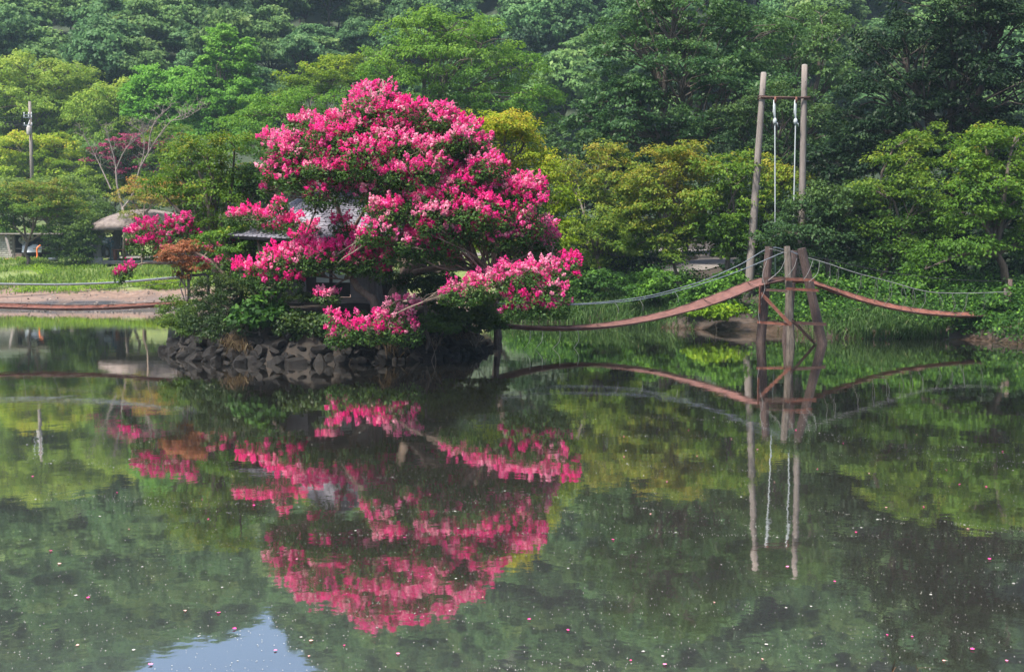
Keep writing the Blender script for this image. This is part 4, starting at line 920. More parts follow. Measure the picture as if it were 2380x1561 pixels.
def forest(points):
    pts = np.array([(x, y, g1(x, y) - .2) for x, y in points]); me = bpy.data.meshes.new('forest'); me.from_pydata([tuple(p) for p in pts], [], []); me.update()
    me.attributes.new('spin', 'FLOAT', 'POINT').data.foreach_set('value', rng.uniform(0, 6.28, len(pts)).astype(np.float32))
    me.attributes.new('size', 'FLOAT', 'POINT').data.foreach_set('value', rng.uniform(.9, 1.35, len(pts)).astype(np.float32))
    me.attributes.new('pick', 'INT', 'POINT').data.foreach_set('value', rng.integers(0, 4, len(pts)).astype(np.int32))
    o = link('forest', me); ng = bpy.data.node_groups.new('forest', 'GeometryNodeTree')
    ng.interface.new_socket('Geometry', in_out='INPUT', socket_type='NodeSocketGeometry'); ng.interface.new_socket('Geometry', in_out='OUTPUT', socket_type='NodeSocketGeometry')
    n, L = ng.nodes, ng.links; gi, go = n.new('NodeGroupInput'), n.new('NodeGroupOutput'); jn = n.new('GeometryNodeJoinGeometry')
    def attr(nm, ty):
        a = n.new('GeometryNodeInputNamedAttribute'); a.data_type = ty; a.inputs[0].default_value = nm; return a.outputs[0]
    for k in range(4):
        src = [c for c in protos[k + (k == 3)].children if c.name.startswith('crown')][0]
        inf = n.new('GeometryNodeObjectInfo'); inf.inputs['Object'].default_value = src; inf.transform_space = 'ORIGINAL'; inf.inputs['As Instance'].default_value = True
        eq = n.new('FunctionNodeCompare'); eq.data_type = 'INT'; eq.operation = 'EQUAL'; L.new(attr('pick', 'INT'), eq.inputs['A'] if 'A' in eq.inputs else eq.inputs[2])
        [i for i in eq.inputs if i.name == 'B' and i.type == 'INT'][0].default_value = k
        for l in list(ng.links):
            if l.to_node == eq: ng.links.remove(l)
        L.new(attr('pick', 'INT'), [i for i in eq.inputs if i.name == 'A' and i.type == 'INT'][0])
        ip = n.new('GeometryNodeInstanceOnPoints'); cx = n.new('ShaderNodeCombineXYZ'); L.new(attr('spin', 'FLOAT'), cx.inputs[2])
        L.new(gi.outputs[0], ip.inputs['Points']); L.new(eq.outputs[0], ip.inputs['Selection']); L.new(inf.outputs['Geometry'], ip.inputs['Instance'])
        L.new(cx.outputs[0], ip.inputs['Rotation']); L.new(attr('size', 'FLOAT'), ip.inputs['Scale']); L.new(ip.outputs[0], jn.inputs[0])
    L.new(jn.outputs[0], go.inputs[0]); md = o.modifiers.new('forest', 'NODES'); md.node_group = ng
    tag(o, 'far woodland covering the upper hillside up to the skyline', 'forest', kind='stuff')
forest(rest)

# ------------------------------------------------------------------ footbridge
def build_bridge():
    root = thing('suspension_footbridge', 'sagging rust red suspension footbridge on weathered log posts', 'bridge', W(1838, 797)); o0 = root_loc(root)
    def B(mb, name, mat, smooth=False, parent=root):
        mb.v = [tuple(np.array(v) - o0) for v in mb.v]; return mb.build(name, mat, parent, smooth)
    def px3(l): return [P(a, b, YW(m)) for a, b, m in l]
    def deck(ctrl, width, rolls, mat, n=60):
        c = curve_pts(px3(ctrl), n); mb = MB(); vv, ff = [], []; rolls = np.interp(np.linspace(0, 1, n), np.linspace(0, 1, len(rolls)), rolls)
        edges = [[], []]
        for i in range(n):
            t = unit(c[min(i + 1, n - 1)] - c[max(i - 1, 0)]); side = unit(np.cross(t, (0, 0, 1.0))); upv = np.cross(side, t); r = R(rolls[i]); jt = .008 * math.sin(i * 1.9) + .006 * math.sin(i * 4.3)
            sv = side * math.cos(r) - upv * math.sin(r); uv = upv * math.cos(r) + side * math.sin(r)
            for q, h in ((-.5, 0.03), (-.44, .0), (-.2, -.05), (.0, -.06), (.2, -.05), (.44, .0), (.5, .03)):
                vv.append(c[i] + sv * width * q + uv * (h + jt * (abs(q) > .4)))
            for q, h in ((.5, -.01), (0, -.10), (-.5, -.01)): vv.append(c[i] + sv * width * q + uv * (h + jt * (abs(q) > .4)))
            edges[0].append(c[i] + sv * width * .5 + uv * .03); edges[1].append(c[i] - sv * width * .5 + uv * .03)
        for i in range(n - 1):
            for k in range(10): ff.append((i * 10 + k, i * 10 + (k + 1) % 10, (i + 1) * 10 + (k + 1) % 10, (i + 1) * 10 + k))
        d = B(mb.add(vv, ff), 'deck', M[mat], True)
        for e in edges: B(MB().tube(e, .016, 5), 'edge_wire', M['rust_dark'], True)
        for i in (9, 21, 38, 47):
            a, b = vv[i * 10], vv[i * 10 + 6]; mid = (a + b) / 2 + np.array((0, 0, -.02)); B(MB().tube([a, (a + mid) / 2 + np.array((0, 0, -.02)), mid, (b + mid) / 2 + np.array((0, 0, -.02)), b], .012, 4), 'tie_wire', M['rust_dark'])
        return c
    dmain = deck([(1130, 748, 818), (1190, 757, 813), (1270, 762, 808), (1350, 761, 805), (1430, 754, 803), (1520, 738, 801), (1610, 714, 800), (1690, 686, 798), (1750, 662, 797), (1800, 650, 796), (1835, 649, 795)], .7, [1, 1, 2, 5, 9, 13, 15, 11, 5], 'deck')
    drite = deck([(1835, 650, 794), (1870, 652, 793), (1905, 662, 793), (1960, 682, 792), (2030, 703, 791), (2110, 720, 790), (2200, 730, 789), (2270, 731, 787), (2340, 722, 785)], .75, [2, 12, 18, 14, 8, 4], 'deck_right')
    dleft = deck([(-160, 700, 790), (-60, 708, 791), (40, 712, 792), (150, 715, 793), (260, 713, 794), (390, 706, 796), (460, 700, 798)], .6, [9, 9, 8, 6], 'deck_right')
    cab = {}
    def cable(key, ctrl, r, mat='steel', n=50):
        c = curve_pts(px3(ctrl), n); cab[key] = c; B(MB().tube(c, r, 6), 'cable', M[mat], True)
    cable('a', [(1150, 690, 806), (1240, 704, 804), (1330, 706, 802), (1420, 700, 800), (1500, 689, 799), (1570, 672, 798), (1640, 650, 797), (1720, 615, 796), (1787, 577, 795), (1828, 582, 795), (1872, 596, 794)], .016)
    cable('b', [(1150, 704, 816), (1240, 709, 813), (1330, 708, 811), (1410, 704, 809), (1480, 697, 807), (1560, 680, 804), (1640, 657, 802), (1730, 625, 800), (1826, 585, 799), (1850, 590, 799), (1876, 596, 798)], .016)
    cable('c', [(1865, 592, 794), (1950, 609, 792), (2040, 628, 790), (2120, 640, 789), (2220, 650, 788), (2340, 654, 786)], .014, 'black_metal')
    cable('d', [(1872, 597, 798), (1920, 611, 797), (1990, 634, 796), (2070, 655, 794), (2130, 672, 793), (2180, 680, 792), (2260, 681, 790), (2345, 678, 788)], .014, 'wire')
    cable('e', [(-160, 655, 790), (0, 659, 792), (140, 660, 793), (260, 656, 795), (370, 647, 796), (440, 640, 797), (470, 636, 798)], .026)
    cable('f', [(-160, 662, 796), (0, 661, 797), (140, 662, 798), (260, 658, 799), (370, 650, 800), (445, 644, 801)], .024, 'black_metal')
    cable('g', [(-160, 702, 791), (0, 691, 792), (120, 683, 793), (250, 672, 794), (370, 660, 796), (445, 650, 797)], .010, 'black_metal')
    # loose hangers
    def hang(a, b, r=.008, sag=.1):
        m = (a + b) / 2 + np.array((sag, -.05, -sag * .6)); B(MB().tube(curve_pts([a, a + (m - a) * .5 + np.array((sag * .3, 0, 0)), m, b], 10), r, 4, False), 'hanger', M['wire'], True)
    for px in (1925, 1942, 2000, 2038, 2070, 2100, 2124, 2152, 2184, 2216, 2250, 2290):
        f = lambda c: c[int(np.argmin(np.abs(np.array([1190 + F * q[0] / q[1] for q in c]) - px)))]
        a, b = f(cab['d']), f(drite)
        hang(a, b + np.array((rng.uniform(-.35, -.1), -.2, .0)), .008, rng.uniform(.05, .16))
        hang(a + np.array((.04, 0, 0)), a + (b - a) * rng.uniform(.5, .9) + np.array((rng.uniform(-.1, .1), 0, 0)), .007, -.06)
    for px in (1230, 1258, 1294, 1345):      # broken wires trailing from the deck to the water
        f = lambda c: c[int(np.argmin(np.abs(np.array([1190 + F * q[0] / q[1] for q in c]) - px)))]
        a = f(dmain) + np.array((0, -.4, -.05)); hang(a, np.array((a[0] - rng.uniform(0, .3), a[1] - .1, -.05)), .008, .1)
    for px in (1430, 1490, 1560): 
        f = lambda c: c[int(np.argmin(np.abs(np.array([1190 + F * q[0] / q[1] for q in c]) - px)))]
        a = f(cab['b']); hang(a, a + np.array((.12, 0, -.35)), .007, .05)
    for px in (60, 130, 205, 280, 345):
        f = lambda c: c[int(np.argmin(np.abs(np.array([1190 + F * q[0] / q[1] for q in c]) - px)))]
        hang(f(cab['e']), f(dleft) + np.array((-.25, 0, 0)), .004, .04)
    # log posts
    def post(top, bot, mid, r0, r1, mat, split=False):
        Yp = YW(mid); a, b = P(*top, Yp), P(*bot, Yp); d = unit(b - a); b2 = b + d * (.9 / abs(d[2]))
        n, rows = 12, 12; vv, ff = [], []
        ph = rng.uniform(0, 6, 4)
        mb = MB(); pts = [a + (b2 - a) * i / rows for i in range(rows + 1)]
        mb.tube(pts, [(r0 + (r1 - r0) * i / rows) * (1 + .03 * math.sin(i * 1.7 + ph[0])) for i in range(rows + 1)], n)
        q = np.array(mb.v); ax = np.repeat(np.array(pts), n, 0); k = np.arange(len(q)) % n
        q = ax + (q - ax) * (1 + .07 * np.sin(k * 2.3 + ph[1]) + .05 * np.sin(k * 5.1 + ph[2]))[:, None]
        if split:
            for j in (3, 4): q[j] = q[j] - np.array((0, 0, .3))
        mb.v = [tuple(v) for v in q]
        return B(mb, 'post', M[mat])
    post((1788, 573), (1768, 795), 796, .13, .165, 'post')
    post((1830, 572), (1838, 798), 800, .115, .15, 'post_grey', True)
    post((1863, 577), (1911, 797), 799, .145, .17, 'post')
    post((1846, 582), (1828, 793), 788, .13, .16, 'post')
    # steel angles
    def bar(a, b, m0, m1, wd=.09, mat='rust'):
        B(MB().angle_bar(P(*a, YW(m0)), P(*b, YW(m1)), wd, .014), 'brace', M[mat])
    bar((1826, 652), (1893, 654), 802, 802); bar((1826, 674), (1902, 678), 802, 802); bar((1780, 676), (1830, 679), 801, 803, .08, 'rust_dark')
    bar((1766, 683), (1836, 757), 802, 804, .10); bar((1760, 751), (1840, 757), 802, 804, .08); bar((1838, 753), (1920, 757), 804, 803, .10, 'rust_dark')
    bar((1838, 746), (1890, 799), 805, 800, .11, 'rust_dark'); bar((1775, 649), (1840, 651), 800, 801, .08, 'rust_dark')
    bar((1764, 662), (1763, 728), 803, 803, .07)
    # loose wires at the tower
    for pts in ([(1787, 577), (1810, 583), (1828, 588)], [(1826, 600), (1815, 625), (1800, 640), (1785, 652)], [(1852, 600), (1846, 620), (1832, 640)], [(1782, 606), (1772, 640), (1778, 670), (1766, 700)], [(1770, 705), (1763, 725), (1766, 752)], [(1890, 604), (1880, 630), (1868, 650)], [(1905, 608), (1900, 635), (1880, 655)]):
        B(MB().tube(curve_pts([P(a, b, YW(803)) for a, b in pts], 10), .008, 4, False), 'loose_wire', M['wire'], True)
    # black anchor post on the island, anchor posts on the right bank
    a = P(438, 640, 34.4); B(MB().tube([(a[0], a[1], .8), (a[0], a[1], a[2] - .05), (a[0] + .08, a[1], a[2]), (a[0] + .55, a[1], a[2] + .03), (a[0] + .62, a[1], a[2] - .05), (a[0] + .62, a[1], .9)], .045, 7), 'anchor_post', M['black_metal'], True)
    a = P(2337, 676, 38.8); B(MB().tube([(a[0], a[1], .2), (a[0], a[1], a[2] + .1)], .06, 8), 'anchor_post', M['bark_dark'], True)
    a = P(2348, 655, 39.6); B(MB().tube([(a[0], a[1], .2), (a[0], a[1], a[2] + .1)], .08, 8), 'anchor_post', M['post'], True)
    a = P(1152, 690, 34.4); B(MB().tube([(a[0], a[1], .3), (a[0], a[1], a[2] + .05)], .06, 8), 'anchor_post', M['post'], True)
    a = P(1152, 703, 33.2); B(MB().tube([(a[0], a[1], .1), (a[0], a[1], a[2] + .05)], .06, 8), 'anchor_post', M['post'], True)
build_bridge()

# ------------------------------------------------------------------ tall swing
def build_swing():
    Y = YW(756); b = P(1742, 668, Y); root = thing('tall_swing', 'tall swing with two concrete poles and white ropes', 'swing', (b[0], Y, g1(b[0], Y))); o0 = root_loc(root)
    def B(mb, name, mat, smooth=False, parent=root):
        mb.v = [tuple(np.array(v) - o0) for v in mb.v]; return mb.build(name, mat, parent, smooth)
    for (tx, ty), (bx, by), r0, r1 in (((1775, 170), (1740, 680), .115, .19), ((1870, 152), (1860, 690), .115, .165)):
        a, c = P(tx, ty, Y), P(bx, by, Y); zc = g1(c[0], Y) - .4; d = (c - a) / (c[2] - a[2]); c2 = a + d * (zc - a[2])
        n = 10; pl = B(MB().tube([a + (c2 - a) * i / n for i in range(n + 1)], [r0 + (r1 - r0) * i / n for i in range(n + 1)], 14), 'pole', M['concrete'], True)
        B(MB().tube([a + np.array((0, 0, -.02)), a + np.array((0, 0, .03))], [r0 * .97, r0 * .9], 14), 'cap', M['concrete_light'], False, pl)
        for q in (.07, .1, .13, .45, .62, .7):
            h = a + (c2 - a) * q + np.array((.02, -(r0 + (r1 - r0) * q) + .004, 0)); B(MB().tube([h, h + np.array((0, -.012, 0))], .014, 6), 'bolt_hole', M['black_metal'], False, pl)
        for q in (.33, .40):
            for sx in (1,):
                h = a + (c2 - a) * q; B(MB().tube([h, h + np.array((.26 * sx, 0, 0))], .011, 5), 'step_bolt', M['steel'], False, pl)
    l, r = P(1771, 227, Y), P(1874, 229, Y)
    for dy in (-.17, .17): B(MB().tube([(l[0] - .08, Y + dy, l[2]), (r[0] + .1, Y + dy, r[2])], .042, 8), 'crossbar', M['rust_dark'], True)
    for q in (l, r):
        for dz in (-.05, .05):
            pts = [(q[0] + .17 * math.cos(k), Y + .17 * math.sin(k), q[2] + dz) for k in np.linspace(0, 2 * math.pi, 15)]; B(MB().tube(pts, .022, 6, False), 'clamp', M['rust_dark'], True)
    ends = []
    for tx, bx, by in ((1801, 1802, 672), (1850, 1841, 676)):
        a, c = P(tx, 238, Y - .17), P(bx, by, Y - .3); ends.append(c)
        rp = B(MB().tube([a + np.array((0, 0, .12)), a, a + (c - a) * .5, c], .028, 6), 'rope', M['rope'], True)
        B(MB().tube([a + np.array((0, 0, .2)), a + np.array((.01, -.04, .1)), a + np.array((0, 0, -.02))], .05, 7), 'shackle', M['rust'], True)
        k = a + (c - a) * .1
        B(MB().lathe(k, [(.02, -.14), (.075, -.1), (.085, 0), (.07, .08), (.02, .14)], 9), 'knot', M['rope'], True, rp)
        B(MB().tube([a + np.array((-.035, 0, .1)), a + (c - a) * .05 + np.array((-.06, 0, 0)), k], .03, 6), 'rope_loop', M['rope'], True, rp)
        B(MB().tube([k, k + np.array((.10, -.02, -.1)), k + np.array((.13, -.02, -.25))], [.03, .025, .012], 6), 'rope_end', M['rope'], True, rp)
    m = (ends[0] + ends[1]) / 2; B(MB().box(m - np.array((0, 0, .01)), (abs(ends[1][0] - ends[0][0]) + .12, .24, .06)), 'seat', M['dark_wood'])
build_swing()

# ------------------------------------------------------------------ mushroom pavilion
def build_pavilion():
    Y = 82.0; c = P(335, 607, Y); cx = c[0]; zg = g1(cx, Y); root = thing('mushroom_pavilion', 'open pavilion with a thatch brown mushroom roof on trunk shaped columns', 'pavilion', (cx, Y, zg)); o0 = root_loc(root)
    def B(mb, name, mat, smooth=False, parent=root):
        mb.v = [tuple(np.array(v) - o0) for v in mb.v]; return mb.build(name, mat, parent, smooth)
    ze, za = P(300, 528, Y)[2], P(330, 486, Y)[2]; ax, ay = 134 * S(Y), 3.6
    n, m = 44, 12; vv, ff = [], []
    for j in range(m + 1):
        t = max(j / m, .01)
        for i in range(n):
            a = 2 * math.pi * i / n; wv = 1 + .05 * math.sin(a * 3 + 1) + .03 * math.sin(a * 5)
            z = ze + (za - ze) * (1 - t ** 1.7) ** .9 - (.28 if t > .97 else 0) + .07 * math.sin(a * 3 + 2) * t + (.12 * t * math.cos(a))
            vv.append((cx + ax * wv * t * math.cos(a) * (1 if t < .97 else .985), Y + ay * wv * t * math.sin(a), z))
    for j in range(m):
        for i in range(n): ff.append((j * n + i, (j + 1) * n + i, (j + 1) * n + (i + 1) % n, j * n + (i + 1) % n))
    k = len(vv)
    for i in range(n):
        a = 2 * math.pi * i / n; vv.append((cx + ax * .55 * math.cos(a), Y + ay * .55 * math.sin(a), ze + .1))
    for i in range(n): ff.append((m * n + i, k + i, k + (i + 1) % n, m * n + (i + 1) % n))
    ff.append(tuple(range(k, k + n)))
    roof = B(MB().add(vv, ff), 'roof', M['thatch'], True)
    for i in range(7):      # pale patches of worn cement
        a = R(200 + i * 19); t = rng.uniform(.45, .85); 
    zf = P(300, 612, Y)[2] + .1
    B(MB().box((cx + .3, Y + .1, zf), (ax * 1.75, 4.2, .26)), 'deck', M['plank_grey'])
    for bx, tx, dy, rr in ((228, 236, -1.9, .30), (268, 280, .8, .30), (430, 424, -1.9, .3), (400, 396, 1.5, .28)):
        b, t = P(bx, 600, Y + dy), P(tx, 530, Y + dy); bend = -.18
        zt = ze + .25
        pts = [(b[0] + (t[0] - b[0]) * q + bend * math.sin(q * math.pi), Y + dy, zg - .2 + (zt - zg + .2) * q) for q in (0, .2, .4, .6, .8, 1)]
        col = B(MB().tube(pts, [rr * 1.1, rr * 1.02, rr, rr * 1.02, rr * 1.1, rr * 1.4], 12), 'column', M['faux_wood'], True)
        B(MB().lathe((b[0] - .05, Y + dy, zg - .3), [(rr * 1.35, 0), (rr * 1.35, .72), (rr * 1.2, .76)], 14), 'plinth', M['concrete_light'], True, col)
    return root, zf + .13
pav, zdeck = build_pavilion()
def simple(name, label, cat, loc, parts, group=None):
    root = thing(name, label, cat, loc, group); o0 = np.array(loc, float)
    for mb, nm, mt, sm in parts:
        mb.v = [tuple(np.array(v) - o0) for v in mb.v]; mb.build(nm, M[mt], root, sm)
    return root
b = P(300, 600, 81.0)
simple('low_table', 'low reddish wooden table on the pavilion floor', 'table', (b[0], 81.0, zdeck),
       [(MB().box((b[0], 81.0, zdeck + .78), (2.3, .55, .07)), 'tabletop', 'bench_wood', False)] + [(MB().box((b[0] + sx * 1.0, 81.0 + sy * .2, zdeck + .375), (.12, .1, .76)), 'leg', 'bench_wood', False) for sx in (-1, 1) for sy in (-1, 1)])
b = P(257, 600, 80.6)
ring = [(b[0] + .3 * math.cos(q), 80.55, zdeck + 1.25 + .3 * math.sin(q)) for q in np.linspace(0, 2 * math.pi, 21)]
simple('standing_fan', 'dark blue standing fan between two pavilion columns', 'fan', (b[0], 80.6, zdeck),
       [(MB().lathe((b[0], 80.6, zdeck), [(.24, 0), (.24, .04), (.06, .09)], 14), 'base', 'fan_blue', True), (MB().tube([(b[0], 80.6, zdeck + .06), (b[0], 80.6, zdeck + 1.2)], .03, 8), 'stand', 'fan_blue', True),
        (MB().tube(ring, .02, 6, False), 'guard', 'fan_blue', True), (MB().tube([(b[0], 80.45, zdeck + 1.25), (b[0], 80.75, zdeck + 1.25)], .09, 10), 'motor', 'fan_blue', True)] +
       [(MB().add([(b[0], 80.54, zdeck + 1.25)] + [(b[0] + q * math.cos(a), 80.54 + .03 * k, zdeck + 1.25 + q * math.sin(a)) for k, (q, a) in enumerate(((.27, r0), (.28, r0 + .5), (.2, r0 + .9)))], [(0, 1, 2, 3)]), 'blade', 'fan_blue', False) for r0 in (0.2, 1.77, 3.34, 4.9)])

# parked car behind the pavilion
def build_car():
    Y = 91.0; c = P(262, 560, Y); x, z = c[0] - .55, g1(c[0], Y) + .06
    o0 = np.array((x, Y, z)); root = thing('parked_car', 'black off road car parked behind the pavilion', 'car', tuple(o0))
    root.rotation_euler = (0, 0, R(-12))
    def B(mb, name, mat, parent=root, sm=False): return mb.build(name, M[mat], parent, sm)
    # nose towards the camera (-Y local); length 4.4, width 1.8
    prof = [(-2.2, .45), (-2.22, .85), (-2.1, 1.02), (-.95, 1.12), (-.35, 1.68), (1.6, 1.72), (2.1, 1.1), (2.2, .9), (2.2, .45)]
    def loft(prof, w0):
        vv, ff = [], []; m = len(prof)
        for sx in (-1, -.86, .86, 1):
            for y, zz in prof: 
                ins = .0 if zz < 1.15 else .12
                k = sx * (w0 - ins); vv.append((k, y * (1 if abs(sx) < .9 else .985), zz - (.03 if abs(sx) == 1 else 0)))
        for a in range(3):
            for i in range(m): j = (i + 1) % m; ff.append((a * m + i, a * m + j, (a + 1) * m + j, (a + 1) * m + i))
        ff.append(tuple(range(m - 1, -1, -1))); ff.append(tuple(range(3 * m, 4 * m))); return MB().add(vv, ff)
    B(loft(prof, .9), 'body', 'car_paint')
    B(MB().add([(-.66, -.93, 1.17), (.66, -.93, 1.17), (.6, -.42, 1.66), (-.6, -.42, 1.66)], [(0, 1, 2, 3)]), 'windscreen', 'car_glass')
    for s in (-1, 1):
        B(MB().add([(s * .80, -.75, 1.16), (s * .80, 1.7, 1.16), (s * .79, 1.45, 1.62), (s * .79, -.3, 1.62)], [(0, 1, 2, 3)]), 'side_window', 'car_glass')
        B(MB().box((s * .62, -2.21, .86), (.36, .06, .2)), 'headlight', 'lamp_glass')
        B(MB().lathe((0, 0, 0), [(.06, 0), (.06, .05)], 8), 'fog_lamp', 'lamp_glass').location = (s * .6, -2.24, .56)
        B(MB().box((s * 1.0, -.75, 1.2), (.2, .1, .16)), 'mirror', 'car_paint')
        for wy in (-1.4, 1.4):
            wv = B(MB().tube([(s * .68, wy, .36), (s * .92, wy, .36)], .36, 18), 'wheel', 'tyre'); B(MB().tube([(s * .921, wy, .36), (s * .935, wy, .36)], .2, 14), 'rim', 'steel', wv)
    B(MB().box((0, -2.24, .84), (.8, .04, .16)), 'grille', 'black_metal'); B(MB().box((0, -2.27, .52), (1.76, .16, .24)), 'bumper', 'black_metal')
    pl = B(MB().box((0, -2.36, .58), (.36, .02, .18)), 'number_plate', 'plate_green')
    for i, (dx, dz, ww, hh) in enumerate(((-.08, .04, .14, .03), (.06, -.03, .02, .08), (-.06, -.03, .02, .08), (.0, -.03, .02, .08), (.11, -.03, .02, .08))): B(MB().box((dx, -2.372, .58 + dz), (ww, .004, hh)), 'plate_character', 'white_paint', pl)
build_car()

# utility pole
def build_utility_pole():
    Y = 113.0; a = P(69, 236, Y); zg = g1(a[0], Y); root = thing('utility_pole', 'concrete utility pole carrying a pale transformer can', 'pole', (a[0], Y, zg)); o0 = root_loc(root)
    def B(mb, name, mat, sm=True, parent=root):
        mb.v = [tuple(np.array(v) - o0) for v in mb.v]; return mb.build(name, M[mat], parent, sm)
    x = a[0]; B(MB().tube([(x, Y, zg - .4), (x, Y, a[2])], [.23, .14], 14), 'pole', 'concrete')
    zt = P(69, 315, Y)[2]; t = B(MB().lathe((x + .02, Y - .42, zt), [(.2, 0), (.24, .1), (.24, .75), (.15, .85), (.05, .95)], 14), 'transformer', 'concrete_light')
    B(MB().box((x, Y - .2, zt + .4), (.12, .3, .3)), 'bracket', 'steel', False)
    for zz in (268, 274, 292):
        p = P(69, zz, Y)[2]; B(MB().box((x - .15, Y - .24, p), (.9, .08, .09)), 'crossarm', 'steel', False)
        for q in (-.5, -.05, .25): B(MB().lathe((x + q, Y - .24, p + .04), [(.03, 0), (.07, .06), (.03, .12), (.06, .18), (.02, .24)], 8), 'insulator', 'white_paint')
    for k, zz in enumerate((270, 281, 290)):
        p = P(69, zz, Y); B(MB().tube(curve_pts([(p[0] - .5, Y - .24, p[2]), (p[0] - 10, Y + 1, p[2] - .5), (p[0] - 24, Y + 3, p[2] - .2)], 14), .015, 4), 'wire', 'black_metal')
    B(MB().tube([(x + .05, Y - .24, P(69, 280, Y)[2]), (x - .2, Y - .5, P(69, 300, Y)[2]), (x - .1, Y - .42, zt + .9)], .02, 5), 'lead_wire', 'white_paint')
build_utility_pole()

# brick shed
def build_shed():
    Y = 88.0; l, r = P(-20, 600, Y)[0], P(166, 600, Y)[0]; zg = g1((l + r) / 2, Y) - .05; zt = P(0, 545, Y)[2]
    root = thing('brick_shed', 'open fronted shed with pale brick walls and dark interior', 'shed', ((l + r) / 2, Y, zg)); o0 = root_loc(root)
    def B(mb, name, mat, parent=root, sm=False):
        mb.v = [tuple(np.array(v) - o0) for v in mb.v]; return mb.build(name, M[mat], parent, sm)
    a = P(34, 600, Y)[0]; c = P(157, 600, Y)[0]
    for x0, x1, nm in ((l, a, 'wall'), (c, r, 'wall')):
        wl = B(MB().box(((x0 + x1) / 2, Y + .13, (zg + zt) / 2), (x1 - x0, .2, zt - zg)), nm, 'mortar' if False else 'concrete')
        bw, bh = .34, .165; rows = int((zt - zg) / bh); cols = int((x1 - x0) / bw) + 1
        me = None
        for j in range(rows):
            for i in range(cols):
                xx = x0 + (i + (.5 if j % 2 else 0)) * bw + bw / 2
                if xx + bw * .47 > x1 or xx - bw * .47 < x0 - .2: continue
                if me is None: me = MB().box((0, 0, 0), (bw - .03, .05, bh - .03)).build('brick', M['brick'], wl); o = me
                else: o = link('brick', me.data, wl)
                o.location = np.array((xx, Y + .01, zg + (j + .5) * bh)) - o0
    B(MB().box(((l + r) / 2, Y + 1.6, (zg + zt) / 2), (r - l - .2, .15, zt - zg - .02)), 'back_wall', 'dark_wood')
    B(MB().box(((l + r) / 2, Y + .7, zt + .06), (r - l + .5, 2.4, .10)), 'roof', 'plank_grey')
    B(MB().box(((a + c) / 2, Y + .8, zg + (zt - zg) * .45), (c - a - .02, 1.2, .06)), 'shelf', 'plank_grey')
    return Y, zg, zt, a, c, zg + (zt - zg) * .45 + .03
sY, sz, stp, sa, sc_, sh = build_shed()
for (px, py) in ((70, 553), (56, 563), (50, 558)):       # white paper rolls hung in the shed
    p = P(px, py, sY + .9); ro = [(p[0] + .19 * math.cos(q), p[1] + .1, p[2] + .19 * math.sin(q)) for q in np.linspace(0, 2 * math.pi, 17)]
    simple('paper_roll', 'white roll hanging inside the brick shed', 'roll', tuple(p), [(MB().tube(ro, .10, 8, False), 'coil', 'white_paint', True), (MB().tube([(p[0], p[1] + .1, p[2]), (p[0], p[1] + .75, p[2])], .05, 8), 'core', 'plank_grey', True)], 'white rolls hanging in the shed')
p = P(75, 578, sY + .4)
mb = MB(); vv, ff = [], []
for j in range(7):
    for i in range(9):
        u, v = i / 8, j / 6; vv.append((p[0] - .75 + 1.5 * u, sY + .15 + .75 * v - .2 * math.sin(u * 5), sh + .02 + .32 * math.sin(v * 2.6) * (.6 + .4 * math.sin(u * 9 + v * 4)) - (.35 if j == 0 else 0)))
for j in range(6):
    for i in range(8): ff.append((j * 9 + i, j * 9 + i + 1, (j + 1) * 9 + i + 1, (j + 1) * 9 + i))
tag(mb.add(vv, ff).build('plastic_sheet', M['plastic'], smooth=True), 'crumpled translucent plastic sheet on the shed shelf', 'sheet')
p0 = P(90, 575, 86.6); zg_ = g1(p0[0], 86.6)
tag(MB().tube(curve_pts([P(94, 570, 86.8), P(86, 578, 86.6), (P(86, 590, 86.5)[0], 86.5, zg_ + .25), (P(76, 600, 86.3)[0], 86.3, zg_ + .07), (P(50, 600, 86.2)[0], 86.2, g1(P(50, 600, 86.2)[0], 86.2) + .06), (P(10, 600, 86.2)[0], 86.2, g1(P(10, 600, 86.2)[0], 86.2) + .06)], 30), .06, 8).build('hose', M['orange'], smooth=True), 'bright orange hose curling down in front of the shed', 'hose')
p = P(8, 600, 87.2); zq = g1(p[0], 87.2)
tag(MB().tube([(p[0] + .75, 87.0, zq - .05), (p[0] - .05, 87.75, zq + 2.0)], .09, 4).build('board', M['plank_grey']), 'grey board leaning on the pale brick shed wall', 'board')
p = P(46, 600, 86.8); zq = g1(p[0], 86.8)
simple('crate', 'small brown crate on the ground before the shed', 'crate', (p[0], 86.8, zq), [(MB().box((p[0], 86.8, zq + .22), (.5, .4, .46)), 'body', 'bark_pale', False), (MB().box((p[0], 86.8, zq + .47), (.54, .44, .05)), 'lid', 'plank_grey', False)])
p = P(124, 600, 84.5); zq = g1(p[0], 84.5)
simple('bucket', 'grey metal bucket lying on the grass near the shed', 'bucket', (p[0], 84.5, zq), [(MB().tube([(p[0] - .32, 84.5, zq + .2), (p[0] + .32, 84.5, zq + .22)], [.17, .22], 14), 'body', 'steel', True), (MB().tube([(p[0] + .32, 84.5, zq + .22), (p[0] + .34, 84.5, zq + .22)], .235, 14), 'rim', 'steel', True)])
p = P(209, 600, 80.8); zq = g1(p[0], 80.8)
